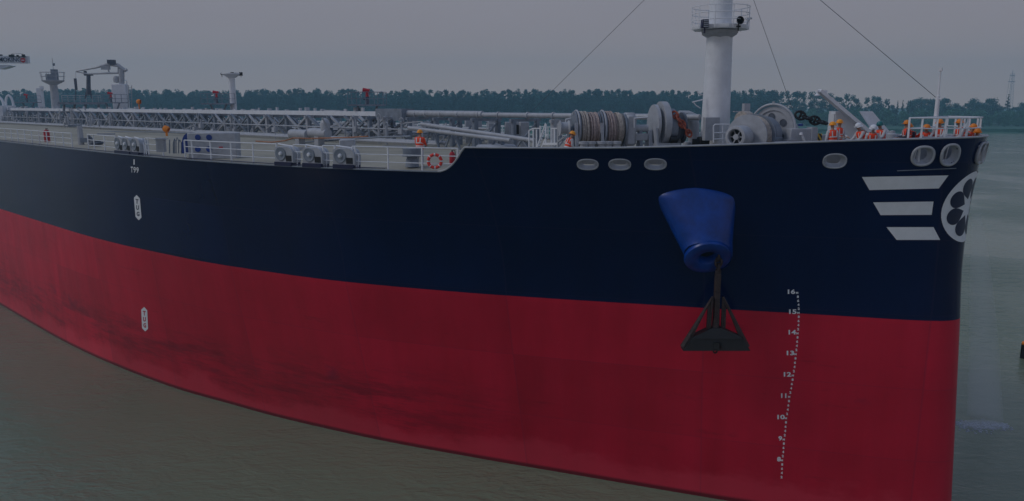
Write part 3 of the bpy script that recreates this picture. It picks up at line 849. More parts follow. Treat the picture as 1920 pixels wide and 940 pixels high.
chain('anchor_chain', [wl(1262, 212, -.75), wl(1272, 223, -.95), wl(1286, 243, -1.0), wl(1300, 262, -.95)], .15, .055, M['rust'], wind, 'rust red chain running down from the windlass', .3)
m = MB(); p = wl(1322, 268, -.8); m.box(p, (.75, .5, .62), zq, bev=.05); m.box(wl(1307, 270, -.7), (.35, .5, .5), zq)
m.build('chain_stopper', M['dark'], ship, 'black chain stopper at the foot of the mast')
m = MB(); m.tube([wl(1273, 218, 1.2), wl(1290, 218, 1.2), wl(1298, 221, 1.2), wl(1301, 232, 1.2), wl(1301, 275, 1.2)], .3, 14); m.box(wl(1300, 270, 1.2), (.9, .9, .2), zq); m.build('bent_duct', M['lgrey'], ship, 'fat grey duct bending down beside the mast')
m = MB()
for pts in ([(1338, 268), (1338, 236), (1341, 233.5), (1362, 233.5), (1372, 234), (1372, 262)], [(1338, 249), (1372, 249)], [(1338, 261), (1372, 261)], [(1355, 268), (1355, 234)]): m.tube([wl(x, y, -2.2) for x, y in pts], .035, 6)
m.build('hand_rail', M['white'], ship, 'small white hand rail at the foot of the mast')
m = MB(); m.tube([wl(1270, 275, -2.8), wl(1272, 279, -2.8), wl(1350, 278, -2.8), wl(1352, 275, -2.8)], .06, 6); m.bar(wl(1272, 276, -2.8), wl(1272, 290, -2.8), .1); m.bar(wl(1348, 276, -2.8), wl(1348, 290, -2.8), .1); m.build('low_rail', M['white'], ship)

# ------------------------------------------------------------------ starboard windlass (right group), axle athwart the ship
O = WP(1381, 257, 35.0)
AX = Vector((0, 1, 0)); FWv = Vector((1, 0, 0))
def ws(s_, dx=0, dz=0): return O + AX * s_ + Vector((dx, 0, dz))
def cy2(mb, s0, s1, r, dx=0, dz=0, seg=36, prof=None, mat=None):
    L = s1 - s0; pr = [(0, 0), (r, 0), (r, L), (0, L)] if prof is None else [(x * r, z * L) for x, z in prof]
    mb.lathe(pr, ws(s0, dx, dz), AX, seg, mat)
b = MB(); cy2(b, 0, 5.4, .1)
for s_ in (1.0, 3.2, 5.0):
    c = ws(s_); z0 = floorz(c); b.prism([c + Vector((-.15, 0, 0)), c + Vector((.15, 0, 0)), Vector((c.x + .65, c.y, z0)), Vector((c.x - .65, c.y, z0))], (0, .12, 0))
c = ws(2.6); b.box((c.x, c.y, floorz(c) + .12), (1.8, 5.4, .24))
wd2 = b.build('chain_windlass', M['grey'], ship, 'large grey windlass between the mast and the chain, its open hub facing the viewer')
m = MB(); cy2(m, -.15, .75, .5, prof=[(.66, .30), (.66, 0.02), (.74, -.02), (.95, 0), (1, .06), (1, .85), (.9, 1), (0, 1)]); m.build('warping_head', M['lgrey'], wd2)
m = MB(); cy2(m, .1, .14, .33, seg=24); m.build('hub_recess', M['dark'], wd2)
m = MB(); cy2(m, -.08, .12, .13, seg=16)
for k in range(6): m.bar(ws(.04, .12 * math.cos(k * PI / 3), .12 * math.sin(k * PI / 3)), ws(.04, .33 * math.cos(k * PI / 3), .33 * math.sin(k * PI / 3)), .05)
m.build('hub_spokes', M['lgrey'], wd2)
m = MB(); cy2(m, .95, 1.03, .98); m.build('drum_flange', M['lgrey'], wd2)
m = MB()
pr = [(0, 0)] + [(.84 + .03 * math.sin(i * 1.57), .62 * i / 24) for i in range(25)] + [(0, .62)]
m.lathe([(a_, z_) for a_, z_ in pr], ws(1.1), AX, 36); 
for k in range(4): m.tube([ws(1.2 + .12 * k + .06 * math.sin(a_ * .3), .90 * math.cos(a_ * PI / 14), .90 * math.sin(a_ * PI / 14)) for a_ in range(28)], .035, 6, closed=True)
m.build('rope', M['rope'], wd2)
m = MB(); cy2(m, 1.78, 1.86, 1.0); m.build('drum_flange', M['grey'], wd2)
m = MB(); cy2(m, 2.2, 2.9, .86, dz=.02, prof=[(0, 0), (.9, 0), (1, .1), (1, .9), (.9, 1), (0, 1)]); m.box(ws(2.55, .35, -.5), (1.1, .7, .9), bev=.05); m.build('gear_casing', M['grey'], wd2)
m = MB(); cy2(m, 3.3, 3.5, 1.02, dx=.15, dz=.32, seg=44, prof=[(.82, 0), (1, 0), (1, 1), (.82, 1), (.82, 0)])
cy2(m, 3.36, 3.46, .95, dx=.15, dz=.32, seg=40); m.build('chain_wheel', M['lgrey'], wd2)
m = MB(); 
for k in range(5):
    a0 = k * 2 * PI / 5 + .5; m.lathe([(0, 0), (.17, 0), (.17, .02)], ws(3.34, .15 + .55 * math.cos(a0), .32 + .55 * math.sin(a0)), (0, -1, 0), 10)
m.build('wheel_openings', M['dgrey'], wd2)
m = MB(); m.tube([ws(3.25, .15 + 1.12 * math.cos(a_ * PI / 18), .32 + 1.12 * math.sin(a_ * PI / 18)) for a_ in range(-3, 21)], .06, 8); m.box(ws(3.25, .15, 1.5), (.1, .1, .14)); m.build('brake_band', M['lgrey'], wd2)
m = MB(); cy2(m, 4.0, 4.9, .8); m.box(ws(4.3, -.5, .9), (.3, .3, .6)); m.build('aft_drum', M['lgrey'], wd2)
m = MB(); c = WP(1390, 226, 39); m.lathe([(0, 0), (.45, 0), (.45, .5), (0, .5)], c, (.2, 1, 0), 20); m.build('rope', M['rope'], wd2)
m = MB(); m.box(WP(1398, 218, 39.5), (.3, .3, 1.25), zq); m.box(WP(1388, 209.5, 39.5), (.7, .2, .05), zq); m.build('vent_post', M['lgrey'], ship)
m = MB(); c = WP(1503, 256, 36.5); m.box(c, (1.35, .5, .72), zq, bev=.02); m.box(WP(1521, 265, 36.5), (.25, .5, 1.3), zq); m.box(WP(1480, 276, 36.3), (.5, .5, .7), zq)
m.build('control_stand', M['lgrey'], ship, 'grey control box right of the windlass'); 
m = MB(); m.bar(WP(1503, 252, 36), WP(1513, 276, 36), .09); m.lathe([(.02, 0), (.09, .02), (.07, .12), (0, .14)], WP(1502, 254, 36), seg=10); m.build('control_lever', M['white'], ship)
m = MB(); m.lathe([(0, 0), (.12, .02), (.12, .1), (0, .13)], WP(1501, 237, 36.6), seg=12); m.build('cap', M['blue'], ship)
m = MB(); m.box(WP(1463, 268, 35.5), (.75, .5, .12), zq); m.lathe([(0, 0), (.3, 0), (.3, .7)], Vector((*WP(1463, 280, 35.5).xy, 15.9)), seg=16); m.build('mushroom_vent', M['lgrey'], ship)
m = MB(); m.box(WP(1532, 263, 37), (.30, .3, .62), zq); m.build('hazard_post', M['hazard'], ship, 'short post with yellow and black hazard stripes')
m = MB(); m.box(WP(1541, 263, 37.5), (.5, .3, .5), zq); m.build('locker', M['lgrey'], ship)
chain('anchor_chain', [WP(1494, 214, 38.4), WP(1506, 219, 38.3), WP(1524, 225, 38.2), WP(1543, 230, 38.1), WP(1560, 233, 38.0)], .19, .062, M['black'], ship, 'heavy black stud link chain stretched from the windlass wheel', .36)
# big plate housing and the two folded white arms
Yb = 38.5
def BP(px, py, d=0): return WP(px, py, Yb + d)
m = MB(); m.prism([BP(1568, 285), BP(1567, 209), BP(1584, 209), BP(1636, 250), BP(1650, 270), BP(1655, 285)], YD * .8); m.box(BP(1562, 232, .3), (.25, .5, .95), zq, mat='white')
m.build('plate_housing', M['lgrey'], ship, 'tall grey wedge shaped plate housing forward of the chain') 
m = MB(); m.bar(BP(1536, 170, -.3), BP(1650, 266, -.3), .48, th2=.16); m.box(BP(1540, 172, -.3), (.5, .2, .12), zq); m.lathe([(.02, 0), (.14, -.1), (.14, -.15), (0, -.16)], BP(1533, 174, -.35), seg=10)
m.build('folded_arm', M['white'], ship, 'long white beam leaning up to the left with a lamp at its tip')
m = MB(); m.prism([BP(1613, 209, .6), BP(1636, 209, .6), BP(1676, 256, .6), BP(1680, 272, .6), BP(1652, 268, .6)], YD * .15); m.bar(BP(1592, 200, .3), BP(1595, 196, .3), .06)
m.build('folded_arm', M['white'], ship, 'shorter white slab leaning behind the long white beam')
m = MB()
for px, py in ((1672, 254), (1680, 260), (1690, 262), (1578, 268), (1590, 270)):
    m.lathe([(0, -.2), (.22, -.2), (.22, .05), (.14, .1), (.14, .2), (0, .22)], WP(px, py, 36), seg=12)
m.box(WP(1587, 268, 36), (.8, .3, .07), zq); m.build('deck_fittings', M['lgrey'], ship)
m = MB()
for (x0, y0, x1, y1) in ((1684, 262, 1700, 259), (1776, 256, 1792, 255), (1776, 262, 1794, 261)): m.bar(WP(x0, y0, 36), WP(x1, y1, 36), .1)
m.build('bow_fittings', M['grey'], ship)

# ------------------------------------------------------------------ centre line pipe rack and catwalk
PW = .3
def pk_(px, w_=PW, z=17.9): return -pw(px, w_, z).x
t0, t1, t2 = pk_(1312), pk_(905), pk_(716)
zr = lambda t: 17.97 - .0006 * t
m = MB()
m.tube([(-t0, -PW, zr(t0)), (-t1, -PW, zr(t1))], .16, 12)
t1b = pk_(823); m.tube([(-t1, -PW, zr(t1) + .03), (-pk_(765), -PW, zr(t1b) + .05)], .22, 12)
for px in (1285, 1218, 1130, 1088, 1038, 990, 935, 898, 860, 828, 800, 780): t = pk_(px); m.lathe([(0, -.05), (.26 if px < 905 else .22, -.05), (.26 if px < 905 else .22, .05), (0, .05)], (-t, -PW, zr(t)), (1, 0, 0), 14)
m.build('cargo_pipe', M['lgrey'], ship, 'long pale pipe running level above the deck behind the winches')
m = MB(); ta, tb2 = pk_(765), t2
m.box((-(ta + tb2) / 2, -PW, zr(tb2) - .05), (tb2 - ta, 1.2, .85)); m.build('junction_box', M['grey'], ship)
m = MB()
m.box((-(t2 + 190) / 2, -PW, zr(100) + .03), (190 - t2, 1.0, .34)); m.build('catwalk_deck', M['white'], ship, 'pale catwalk running aft above the deck')
m = MB(); m.box((-(t2 + 190) / 2, -PW, zr(100) - .25), (190 - t2, 1.1, .16)); 
m.build('catwalk_girder', M['dgrey'], ship)
m = MB(); rq = random.Random(8); tq = t2 + 1
while tq < 150:
    tq += rq.uniform(.6, 2.2); hq = rq.uniform(.06, .30); m.box((-tq, -PW + rq.uniform(-.4, .4), zr(100) + .2 + hq / 2), (rq.uniform(.1, 1.6) if hq < .15 else rq.uniform(.1, .4), rq.uniform(.1, .4), hq))
m.build('catwalk_fittings', M['lgrey'], ship)['kind'] = 'stuff'
# trestles, every pair of legs its own part
def trestle(t, wd_=2.2):
    m = MB(); z1 = zr(t) - .2
    for s_ in (-1, 1):
        m.box((-t, -PW + s_ * wd_ / 2, (z1 + 15.6) / 2), (.26, .26, z1 - 15.6))
    m.box((-t, -PW, z1 - .1), (.18, wd_ + .6, .18)); m.box((-t, -PW, 16.6), (.12, wd_, .12))
    m.bar((-t, -PW - wd_ / 2, 15.8), (-t, -PW + wd_ / 2, 17.5), .1)
    if t > t2 - 3 and t < 110:
        for q0 in (-1, 1): m.bar((-t, q0 * wd_ / 2 - PW, 15.9), (-t - 3.2, q0 * wd_ / 2 - PW, z1), .15); m.bar((-t - 3.2, q0 * wd_ / 2 - PW, 15.9), (-t, q0 * wd_ / 2 - PW, z1), .15)
    return m.build('trestle', M['lgrey'] if int(t * 7) % 3 == 0 else M['grey'], ship)
for px in (1150, 1060, 985, 912, 870, 840, 790, 745, 715): trestle(pk_(px))
t = t2 + 2
while t < 150: trestle(t); t += 3.2
# deck pipes and valves on the far and near side of the catwalk
rp_ = random.Random(3)
m = MB()
for w_, z, r in ((2.6, 16.15, .12), (3.3, 16.1, .10), (-2.5, 16.3, .18), (-3.4, 16.4, .14), (-4.4, 16.3, .16), (1.9, 16.9, .05), (-1.9, 16.95, .1), (-5.4, 16.5, .1)):
    m.tube([(-30, -w_, z), (-165, -w_, z - .1)], r, 8)
m.build('deck_pipes', M['lgrey'], ship)
m = MB()
t = 30
while t < 150:
    t += rp_.uniform(.35, .9) * (1.9 if 42 < t < 64 else 1); w_ = rp_.choice([2.6, 3.3, -2.5, -3.4, -4.4, 1.9, 2.4, 1.6, -5.4, -6.2]); z = 15.7
    hh = rp_.uniform(.5, 2.1); m.tube([(-t, -w_, z), (-t, -w_, z + hh)], rp_.uniform(.04, .11), 6)
    if rp_.random() < .45: m.tube([(-t + .25 * math.cos(a_ * PI / 4), -w_, z + hh + .25 * math.sin(a_ * PI / 4)) for a_ in range(8)], .03, 5, closed=True)
    if rp_.random() < .4: m.box((-t, -w_, z + hh * .6), (.4, .35, .4))
    if rp_.random() < .5: m.bar((-t, -w_, z + hh), (-t - rp_.uniform(.5, 2), -w_ + rp_.uniform(-1, 1), z + hh * rp_.uniform(.2, 1.2)), .07)
m.build('deck_valves', M['lgrey'], ship)['kind'] = 'stuff'
m = MB()
t = 22
while t < 150:
    t += rp_.uniform(1.0, 2.4); w_ = rp_.uniform(-12, -5)
    hh = rp_.uniform(.6, 2.0); m.box((-t, -w_, 15.8 + hh / 2), (rp_.uniform(.2, .9), rp_.uniform(.2, .6), hh)) if rp_.random() < .5 else m.tube([(-t, -w_, 15.7), (-t, -w_, 15.7 + hh), (-t - .5, -w_, 15.9 + hh)], rp_.uniform(.06, .16), 7)
m.build('port_side_fittings', M['grey'], ship)['kind'] = 'stuff'
rail_run('inner_rail', [(-x, 8.5, 15.8) for x in range(34, 150, 3)], 1.1, 1.5, 3, .03)
# low kerb bar and pipe ahead of the rack
m = MB(); m.tube([pwy(770, 5.2, 256), pwy(720, 5.2, 257), pwy(640, 5.2, 262), pwy(560, 5.2, 268)], .06, 8); m.tube([pwy(430, 5.5, 252), pwy(300, 5.5, 248), pwy(60, 5.5, 245)], .05, 8); m.build('foam_main', M['grey'], ship)
m = MB()
for (px, py, w_) in ((562, 252, 6.2), (598, 250, 6.0)):
    c = pwy(px, w_, py); m.tube([c - Vector((1.1, 0, 0)), c + Vector((1.1, 0, 0))], .34, 14); m.box(c - Vector((0, 0, .5)), (.5, .5, .7))
c = pwy(610, 6, 246); m.lathe([(0, 0), (.3, 0), (.36, .5), (.2, .8), (0, .9)], c, seg=12); m.tube([c + Vector((.3, 0, .3)), c + Vector((.3, -.4, .9))], .06, 6)
m.build('drain_pump', M['lgrey'], ship, 'pair of short fat cylinders on the deck with a pump between them')
m = MB(); m.tube([pwy(480, 7.5, 265), pwy(510, 7.5, 267), pwy(535, 7.3, 264), pwy(550, 7, 259), pwy(580, 6.9, 260), pwy(618, 6.5, 259), pwy(655, 6.3, 258), pwy(690, 6, 256)], .05, 6)
m = tag(m.build('hose', M['hose']), 'thin rusty orange hose lying on the tan deck near the twin cylinders', 'hose')
m.location = ship.location; m.rotation_euler = ship.rotation_euler
# sloping twin pipe on A frames
m = MB(); pa, pb = pwy(790, 3.4, 233), pwy(1003, 3.4, 264); m.tube([pa, pb], .13, 10); pa2, pb2 = pa + Vector((-.9, -.35, -.25)), pb + Vector((-1.6, -.35, -.02)); m.tube([pa2, pb2], .12, 10)
sp_ = m.build('sloping_pipe', M['lgrey'], ship, 'twin grey pipes sloping down toward the white stairs on splayed legs')
for k in range(5):
    m = MB(); u = .1 + .2 * k; c = pa.lerp(pb, u); g = Vector((c.x, c.y, floorz(c)))
    m.bar(c, g + Vector((.7, 0, 0)), .1); m.bar(c, g - Vector((.7, 0, 0)), .1); m.bar(c + Vector((0, .4, 0)), g + Vector((0, .6, 0)), .12); m.build('splayed_leg', M['grey'], sp_)
# cabinets under the pipe
for px0, px1, y0, y1, w_, mt in ((872, 886, 223, 262, -2.5, 'lgrey'), (889, 903, 223, 262, -2.5, 'lgrey'), (947, 972, 229, 262, -1.5, 'lgrey'), (974, 991, 229, 262, -1.2, 'lgrey'), (915, 935, 225, 262, -2.2, 'lgrey')):
    a = pwy(px0, w_, y0); b_ = pwy(px1, w_, y1); Y = ship_Y((a + b_) / 2); z0 = 15.7; z1 = zy(y0, Y); cx = at((px0 + px1) / 2, Y, 17)
    wdm = (px1 - px0) * (Y / F); m = MB(); m.box((cx.x, cx.y, (z0 + z1) / 2), (wdm, .6, z1 - z0), zq, bev=.02); m.box(Vector((cx.x, cx.y, (z0 + z1) / 2)) - YD * .31, (wdm * .72, .03, (z1 - z0) * .8), zq)
    m.build('deck_cabinet', M[mt], ship)
c = pwy(965, -.6, 243); m = MB(); m.box(c, (.55, .3, .62), zq, bev=.03); m.box(c - YD * .16 + XD * .1, (.28, .04, .5), zq, mat='dark'); m.build('fire_box', M['red'], ship, 'red fire hose box on the grey deck cabinet')
m = MB()
for dx in (-.25, .25): m.bar(pwy(920, -1, 231) + XD * dx, pwy(920, -1, 262) + XD * dx, .05)
for y in (231, 239, 247): m.bar(pwy(920, -1, y) - XD * .25, pwy(920, -1, y) + XD * .25, .05)
m.build('ladder_frame', M['white'], ship)
# white stairs up to the forecastle
st = MB()
for (x0, y0, x1, y1) in ((1005, 282, 1023, 232), (1013, 283, 1026, 252), (1000, 277, 1000, 241), (1006, 283, 1006, 243), (1013, 262, 1013, 236), (1023, 268, 1024, 233), (1000, 241, 1015, 241), (992, 245, 1000, 241), (992, 277, 992, 244)):
    st.bar(pwy(x0, 4.2, y0), pwy(x1, 4.2, y1), .06)
for k in range(7): u = k / 6; st.bar(pwy(1006 + 14 * u, 4.2, 277 - 34 * u), pwy(1012 + 13 * u, 3.5, 272 - 34 * u), .05)
st.build('stairs', M['white'], ship, 'small white stairs with hand rails at the end of the sloping pipes')
m = MB()
for x in (1034, 1040, 1047): m.bar(pwy(x, 4, 240), pwy(x, 4, 275), .07)
m.bar(pwy(1033, 4, 241), pwy(1048, 4, 241), .06); m.bar(pwy(1020, 4.2, 270), pwy(1048, 4.2, 270), .12); m.build('stair_post', M['white'], ship)
m = MB()
for x0, y0, x1, y1 in ((1046, 232, 1046, 276), (1046, 255, 1058, 250), (1046, 266, 1060, 256)): m.bar(pwy(x0, 4.6, y0), pwy(x1, 4.6, y1), .07)
m.build('stay_bracket', M['lgrey'], ship)
for px, py in ((968, 281), ):
    m = MB(); m.lathe([(0, 0), (.14, 0), (.14, .1), (0, .16)], pwy(px, 8.5, py), seg=12); m.build('blue_cap', M['blue'], ship)

# roller chocks along the starboard edge
def chock(px, hw=1.25, hh=.80, dp=.55):
    t = run_t(px); w_ = wid(t, GZ); tg = (Vector(edge(t - .5, 0)) - Vector(edge(t + .5, 0))).normalized(); nn = Vector((tg.y, -tg.x, 0))
    if nn.y > 0: nn = -nn
    base = edge(t, .35)
    q3 = Matrix((tg, -nn, Vector((0, 0, 1)))).transposed()
    m = MB(); prof_ = [(-.5, 0), (.5, 0), (.5, .55)] + [(.5 - .28 * (1 - math.cos(a_ * PI / 8)), .55 + .45 * math.sin(a_ * PI / 8)) for a_ in range(1, 5)] + [(-.38, 1), (-.5, .9)]
    P_ = [base + tg * (x * hw) + nn * dp / 2 + Vector((0, 0, .17 + z * hh)) for x, z in prof_]
    m.prism(P_, -nn * dp)
    co = m.build('roller_fairlead', M['lgrey'], ship, None)
    fc = base + tg * (-.16 * hw) + nn * (dp / 2 + .0) + Vector((0, 0, .17 + hh * .55))
    m = MB(); m.lathe([(hh * .44, .03), (hh * .41, .045), (hh * .35, .03), (hh * .2, .006), (hh * .12, .004)], fc, nn, 24); m.build('bell_mouth', M['grey'], co)
    m = MB(); m.lathe([(0, .1), (hh * .1, .09), (hh * .14, .02), (hh * .14, .0)], fc, nn, 14); m.build('roller', M['white'], co)
    m = MB(); m.box(base + tg * (.27 * hw) + nn * (dp / 2 + .005) + Vector((0, 0, .17 + .27 * hh)), (.3 * hw, .03, .36 * hh), q3); m.build('side_opening', M['dark'], co)
    m = MB(); m.box(base + nn * .05 + Vector((0, 0, .10)), (hw * .95, dp + .1, .20), q3); m.build('chock_base', M['coam'], co)
    m = MB(); m.tube([base + tg * (hw * .5) + Vector((0, 0, 0)), base + tg * (hw * .55) + Vector((0, 0, .6)), base + tg * (hw * .35) + Vector((0, 0, .98)), base + tg * (hw * -.5) + Vector((0, 0, 1.08))], .04, 6); m.build('guard_hoop', M['white'], co)
    return co
for px, lb in ((529, 'leftmost of three close white roller fairleads near the middle'), (582, 'middle one of three white roller fairleads near the middle'), (640, 'rightmost of three white roller fairleads near the middle')): chock(px)['label'] = lb
for px, lb in ((221, 'leftmost'), (235, 'middle one'), (252, 'rightmost')): chock(px, 1.15, .86, .5)['label'] = lb + ' of three touching roller fairleads above the T99 lettering'
# deck store with blue end and round ports
YS = 45.0
def SPt(px, py, d=0): return WP(px, py, YS + d)
c = SPt(402, 270); m = MB(); m.box(Vector((c.x, c.y, (zy(249, YS) + 15.55) / 2)), ((446 - 357) / F * YS, .8, zy(249, YS) - 15.55), Matrix.Rotation(math.atan2(XD.y, XD.x), 3, 'Z'), bev=.03)
store = m.build('deck_store', M['lgrey'], ship, 'grey deck store with round blue ports and a rounded blue end')
for px, py in ((371, 258), (392, 258), (371, 280), (392, 280)):
    m = MB(); m.lathe([(0, .03), (.16, .03), (.165, 0)], SPt(px, py, -.42), (-YD), 20); m.build('blue_port', M['blue'], store)
m = MB(); m.box(SPt(414, 276.5, -.42), (.22, .03, .08), Matrix.Rotation(math.atan2(XD.y, XD.x), 3, 'Z')); m.build('red_plate', M['red'], store)
m = MB(); 
pr = [SPt(356.5, 288.5, -.3), SPt(356.5, 249, -.3), SPt(350, 250, -.3), SPt(345, 254, -.3), SPt(342, 260, -.3), SPt(341, 268, -.3), SPt(341, 288, -.3)]
m.prism(pr, YD * .7); m.build('rounded_end', M['blue'], store)
m = MB()
for x in (318, 327): m.bar(SPt(x, 262), SPt(x, 288), .05)
for x, y in ((325, 260), (330, 258), (335, 262)): m.tube([SPt(x, 288), SPt(x, y + 8), SPt(x + 2, y), SPt(x + 5, y + 6), SPt(x + 5, 288)], .03, 5)
m.build('hose_stand', M['grey'], ship)
m = MB(); m.box(SPt(302, 272), (.42, .5, .8), zq); m.box(SPt(302, 261), (.6, .6, .05), zq)
for y in (267, 272, 277): m.box(SPt(302, y, -.27), (.3, .02, .05), zq)
m.build('small_locker', M['lgrey'], ship)
c = SPt(312, 245, 12); m = MB(); m.lathe([(.08, -.4), (.08, .05), (.2, .15)], c, seg=12); m.lathe([(.22, -.16), (.26, 0), (.2, .2), (0, .28)], c + Vector((0, 0, .1)), (-.7, -.5, .5), 16); m.build('cowl_vent', M['orangem'], ship, 'orange cowl ventilator standing on the deck')
c = WP(260, 191, 92); m = MB(); m.lathe([(.25, -.2), (.3, 0), (.2, .2), (0, .3)], c, (-.7, -.6, .1), 14); m.bar(c, c - Vector((0, 0, 1.2)), .1); m.build('cowl_vent', M['orangem'], ship, 'small distant orange cowl beside the white crane column')
# black mushroom ventilator and mooring gear near the crew man
c = WP(773, 313, 38.0); m = MB(); m.lathe([(.34, c.z), (.30, c.z + .35), (.26, c.z + .42), (.26, c.z + .5), (.5, c.z + .52), (.5, c.z + .56), (.44, c.z + .58), (.46, c.z + .9), (0, c.z + .93)], (c.x, c.y, 0), seg=20); m.build('mushroom_vent', M['grey'], ship, 'grey mushroom vent beside the crew member at the rail')
c = WP(652, 283, 46); m = MB(); m.box((c.x, c.y, 16.1), (.9, .9, 1.0), zq, bev=.04); m.build('winch_pedestal', M['lgrey'], ship)
c = WP(930, 274, 47); m = MB(); m.lathe([(1.2, c.z - .3), (1.2, c.z + .02), (1.1, c.z + .08), (0, c.z + .1)], (c.x, c.y, 0), seg=24); m.build('tank_hatch', M['lgrey'], ship)
for px, py, Yh in ((740, 286, 52), (560, 293, 50), (200, 262, 75)):
    c = WP(px, py, Yh); m = MB(); m.box((c.x, c.y, 15.83), (1.6, .15, .2), zq); m.build('deck_clamp', M['lgrey'], ship)
# posts of the deck on the left
def lamp_post(px, y0, y1, Y, r=.12, lamp=True, mat='lgrey'):
    a = WP(px, y0, Y); z1 = zy(y1, Y); m = MB(); m.tube([(a.x, a.y, a.z - .6), (a.x, a.y, z1)], [r * 1.15, r], 8)
    o = m.build('lamp_post', M[mat], ship)
    if lamp:
        m = MB(); m.box(Vector((a.x, a.y, z1)) - XD * .35, (.9, .3, .16), zq); m.box(Vector((a.x, a.y, z1 - 1.1)) + XD * .4, (.7, .4, .35), zq); m.build('lamp_head', M['grey'], o)
lamp_post(153, 276, 236, 60, .2)
def fire_monitor(px0, px1, yp, pxm, ym, w_=-.3):
    c = pwy((px0 + px1) / 2, w_, yp); Y = ship_Y(c); hw = (px1 - px0) / 2 / F * Y
    m = MB(); m.box(c, (hw * 2, 1.6, .12), zq); 
    for s_ in (-.55, .55): m.bar(c + XD * hw * s_ - Vector((0, 0, .05)), c + XD * hw * s_ * .5 - Vector((0, 0, 1.0)), .14)
    o = m.build('monitor_platform', M['grey'], ship)
    m = MB(); hw2 = hw * .98
    for z in (.5, 1.0): m.tube([c + XD * a_ * hw2 + YD * b_ * .8 + Vector((0, 0, z)) for a_, b_ in ((-1, -1), (1, -1), (1, 1), (-1, 1))], .018, 4, closed=True)
    for a_ in (-1, -.5, 0, .5, 1):
        for b_ in (-1, 1): m.bar(c + XD * a_ * hw2 + YD * b_ * .8, c + XD * a_ * hw2 + YD * b_ * .8 + Vector((0, 0, 1)), .03)
    m.build('platform_rail', M['grey'], o)
    b_ = c + XD * ((pxm - (px0 + px1) / 2) / F * Y); zt_ = zy(ym, Y)
    m = MB(); m.tube([b_, Vector((b_.x, b_.y, (c.z + zt_) / 2))], .12, 8); m.tube([b_ + Vector((0, 0, .5)), b_ + Vector((0, 0, .5)) - XD * .3], .1, 6)
    k = Vector((b_.x, b_.y, (c.z + zt_) / 2)); m.box(k, (.3, .25, .15), zq); m.build('pedestal', M['dgrey'], o)
    m = MB(); m.tube([k, Vector((k.x, k.y, zt_ - .05))], [.12, .1], 8); m.tube([Vector((k.x, k.y, zt_)) - XD * .32, Vector((k.x, k.y, zt_ - .05)) + XD * .2], [.17, .12], 8); m.build('water_cannon', M['red'], o)
    return o
fire_monitor(656, 722, 197.5, 689, 169)['label'] = 'railed platform with a red water cannon, nearest of the line'
fire_monitor(383, 436, 195, 407, 173)['label'] = 'railed platform with a red water cannon beside the white lamp post'
fire_monitor(188, 234, 193, 209, 175)['label'] = 'railed platform with a red water cannon in front of the crane column'
fire_monitor(34, 72, 192.5, 51, 178)['label'] = 'most distant railed water cannon platform'
# tall white lamp mast
c = pwy(438, -1.8, 204); Y = ship_Y(c); m = MB()
m.tube([(c.x, c.y, 15.8), (c.x, c.y, zy(165, Y)), (c.x, c.y, zy(147, Y))], [.36, .3, .3], 14); m.lathe([(.3, 0), (.85, .35), (.95, .38), (.95, .48), (0, .48)], (c.x, c.y, zy(147, Y)), seg=16)
lm = m.build('lamp_mast', M['white'], ship, 'white column topped by a small platform of black lamps')
m = MB()
for dx, s_ in ((-.95, .18), (.1, .3), (.5, .2), (.95, .3)): m.box(Vector((c.x, c.y, zy(139, Y))) + XD * dx, (s_, .3, s_ * 1.1), zq); m.bar(Vector((c.x, c.y, zy(145, Y))) + XD * dx, Vector((c.x, c.y, zy(139, Y))) + XD * dx, .04)
m.build('floodlights', M['black'], lm)
# basket tower
c = pwy(108, 0, 231); Y = ship_Y(c); m = MB(); zb = zy(158, Y)
m.tube([(c.x, c.y, 15.6), (c.x, c.y, zb)], [.60, .48], 14); m.lathe([(.5, zb - .1), (1.35, zb + .35), (1.4, zb + .45), (0, zb + .45)], (c.x, c.y, 0), seg=16)
for dx in (-1, 1): m.prism([Vector((c.x, c.y, 15.7)) + XD * dx * 1.4, Vector((c.x, c.y, 17.8)) + XD * dx * .3, Vector((c.x, c.y, 15.7)) + XD * dx * .3], YD * .1)
bt = m.build('lookout_tower', M['lgrey'], ship, 'grey column with a basket platform on top, left part of the deck')
m = MB()
for z, r in ((.5, 1.4), (1.05, 1.5), (1.6, 1.55)): m.tube([(c.x + r * math.cos(k * PI / 8), c.y + r * math.sin(k * PI / 8), zb + z) for k in range(16)], .03, 4, closed=True)
for k in range(8): m.bar((c.x + 1.38 * math.cos(k * PI / 4), c.y + 1.38 * math.sin(k * PI / 4), zb + .4), (c.x + 1.55 * math.cos(k * PI / 4), c.y + 1.55 * math.sin(k * PI / 4), zb + 1.6), .05)
m.build('basket_rail', M['lgrey'], bt)
m = MB(); p = Vector((c.x, c.y, zb + .9)); m.box(p - XD * .4, (.8, .7, .9), zq); m.box(p + XD * .3 + Vector((0, 0, .3)), (.7, .7, 1.6), zq); m.tube([p + XD * .2 + Vector((0, 0, 1)), p + XD * .2 + Vector((0, 0, 2.6))], .03, 5); m.box(p + XD * .35 + Vector((0, 0, 1.75)), (.2, .2, .35), zq)
m.build('equipment_box', M['grey'], bt)
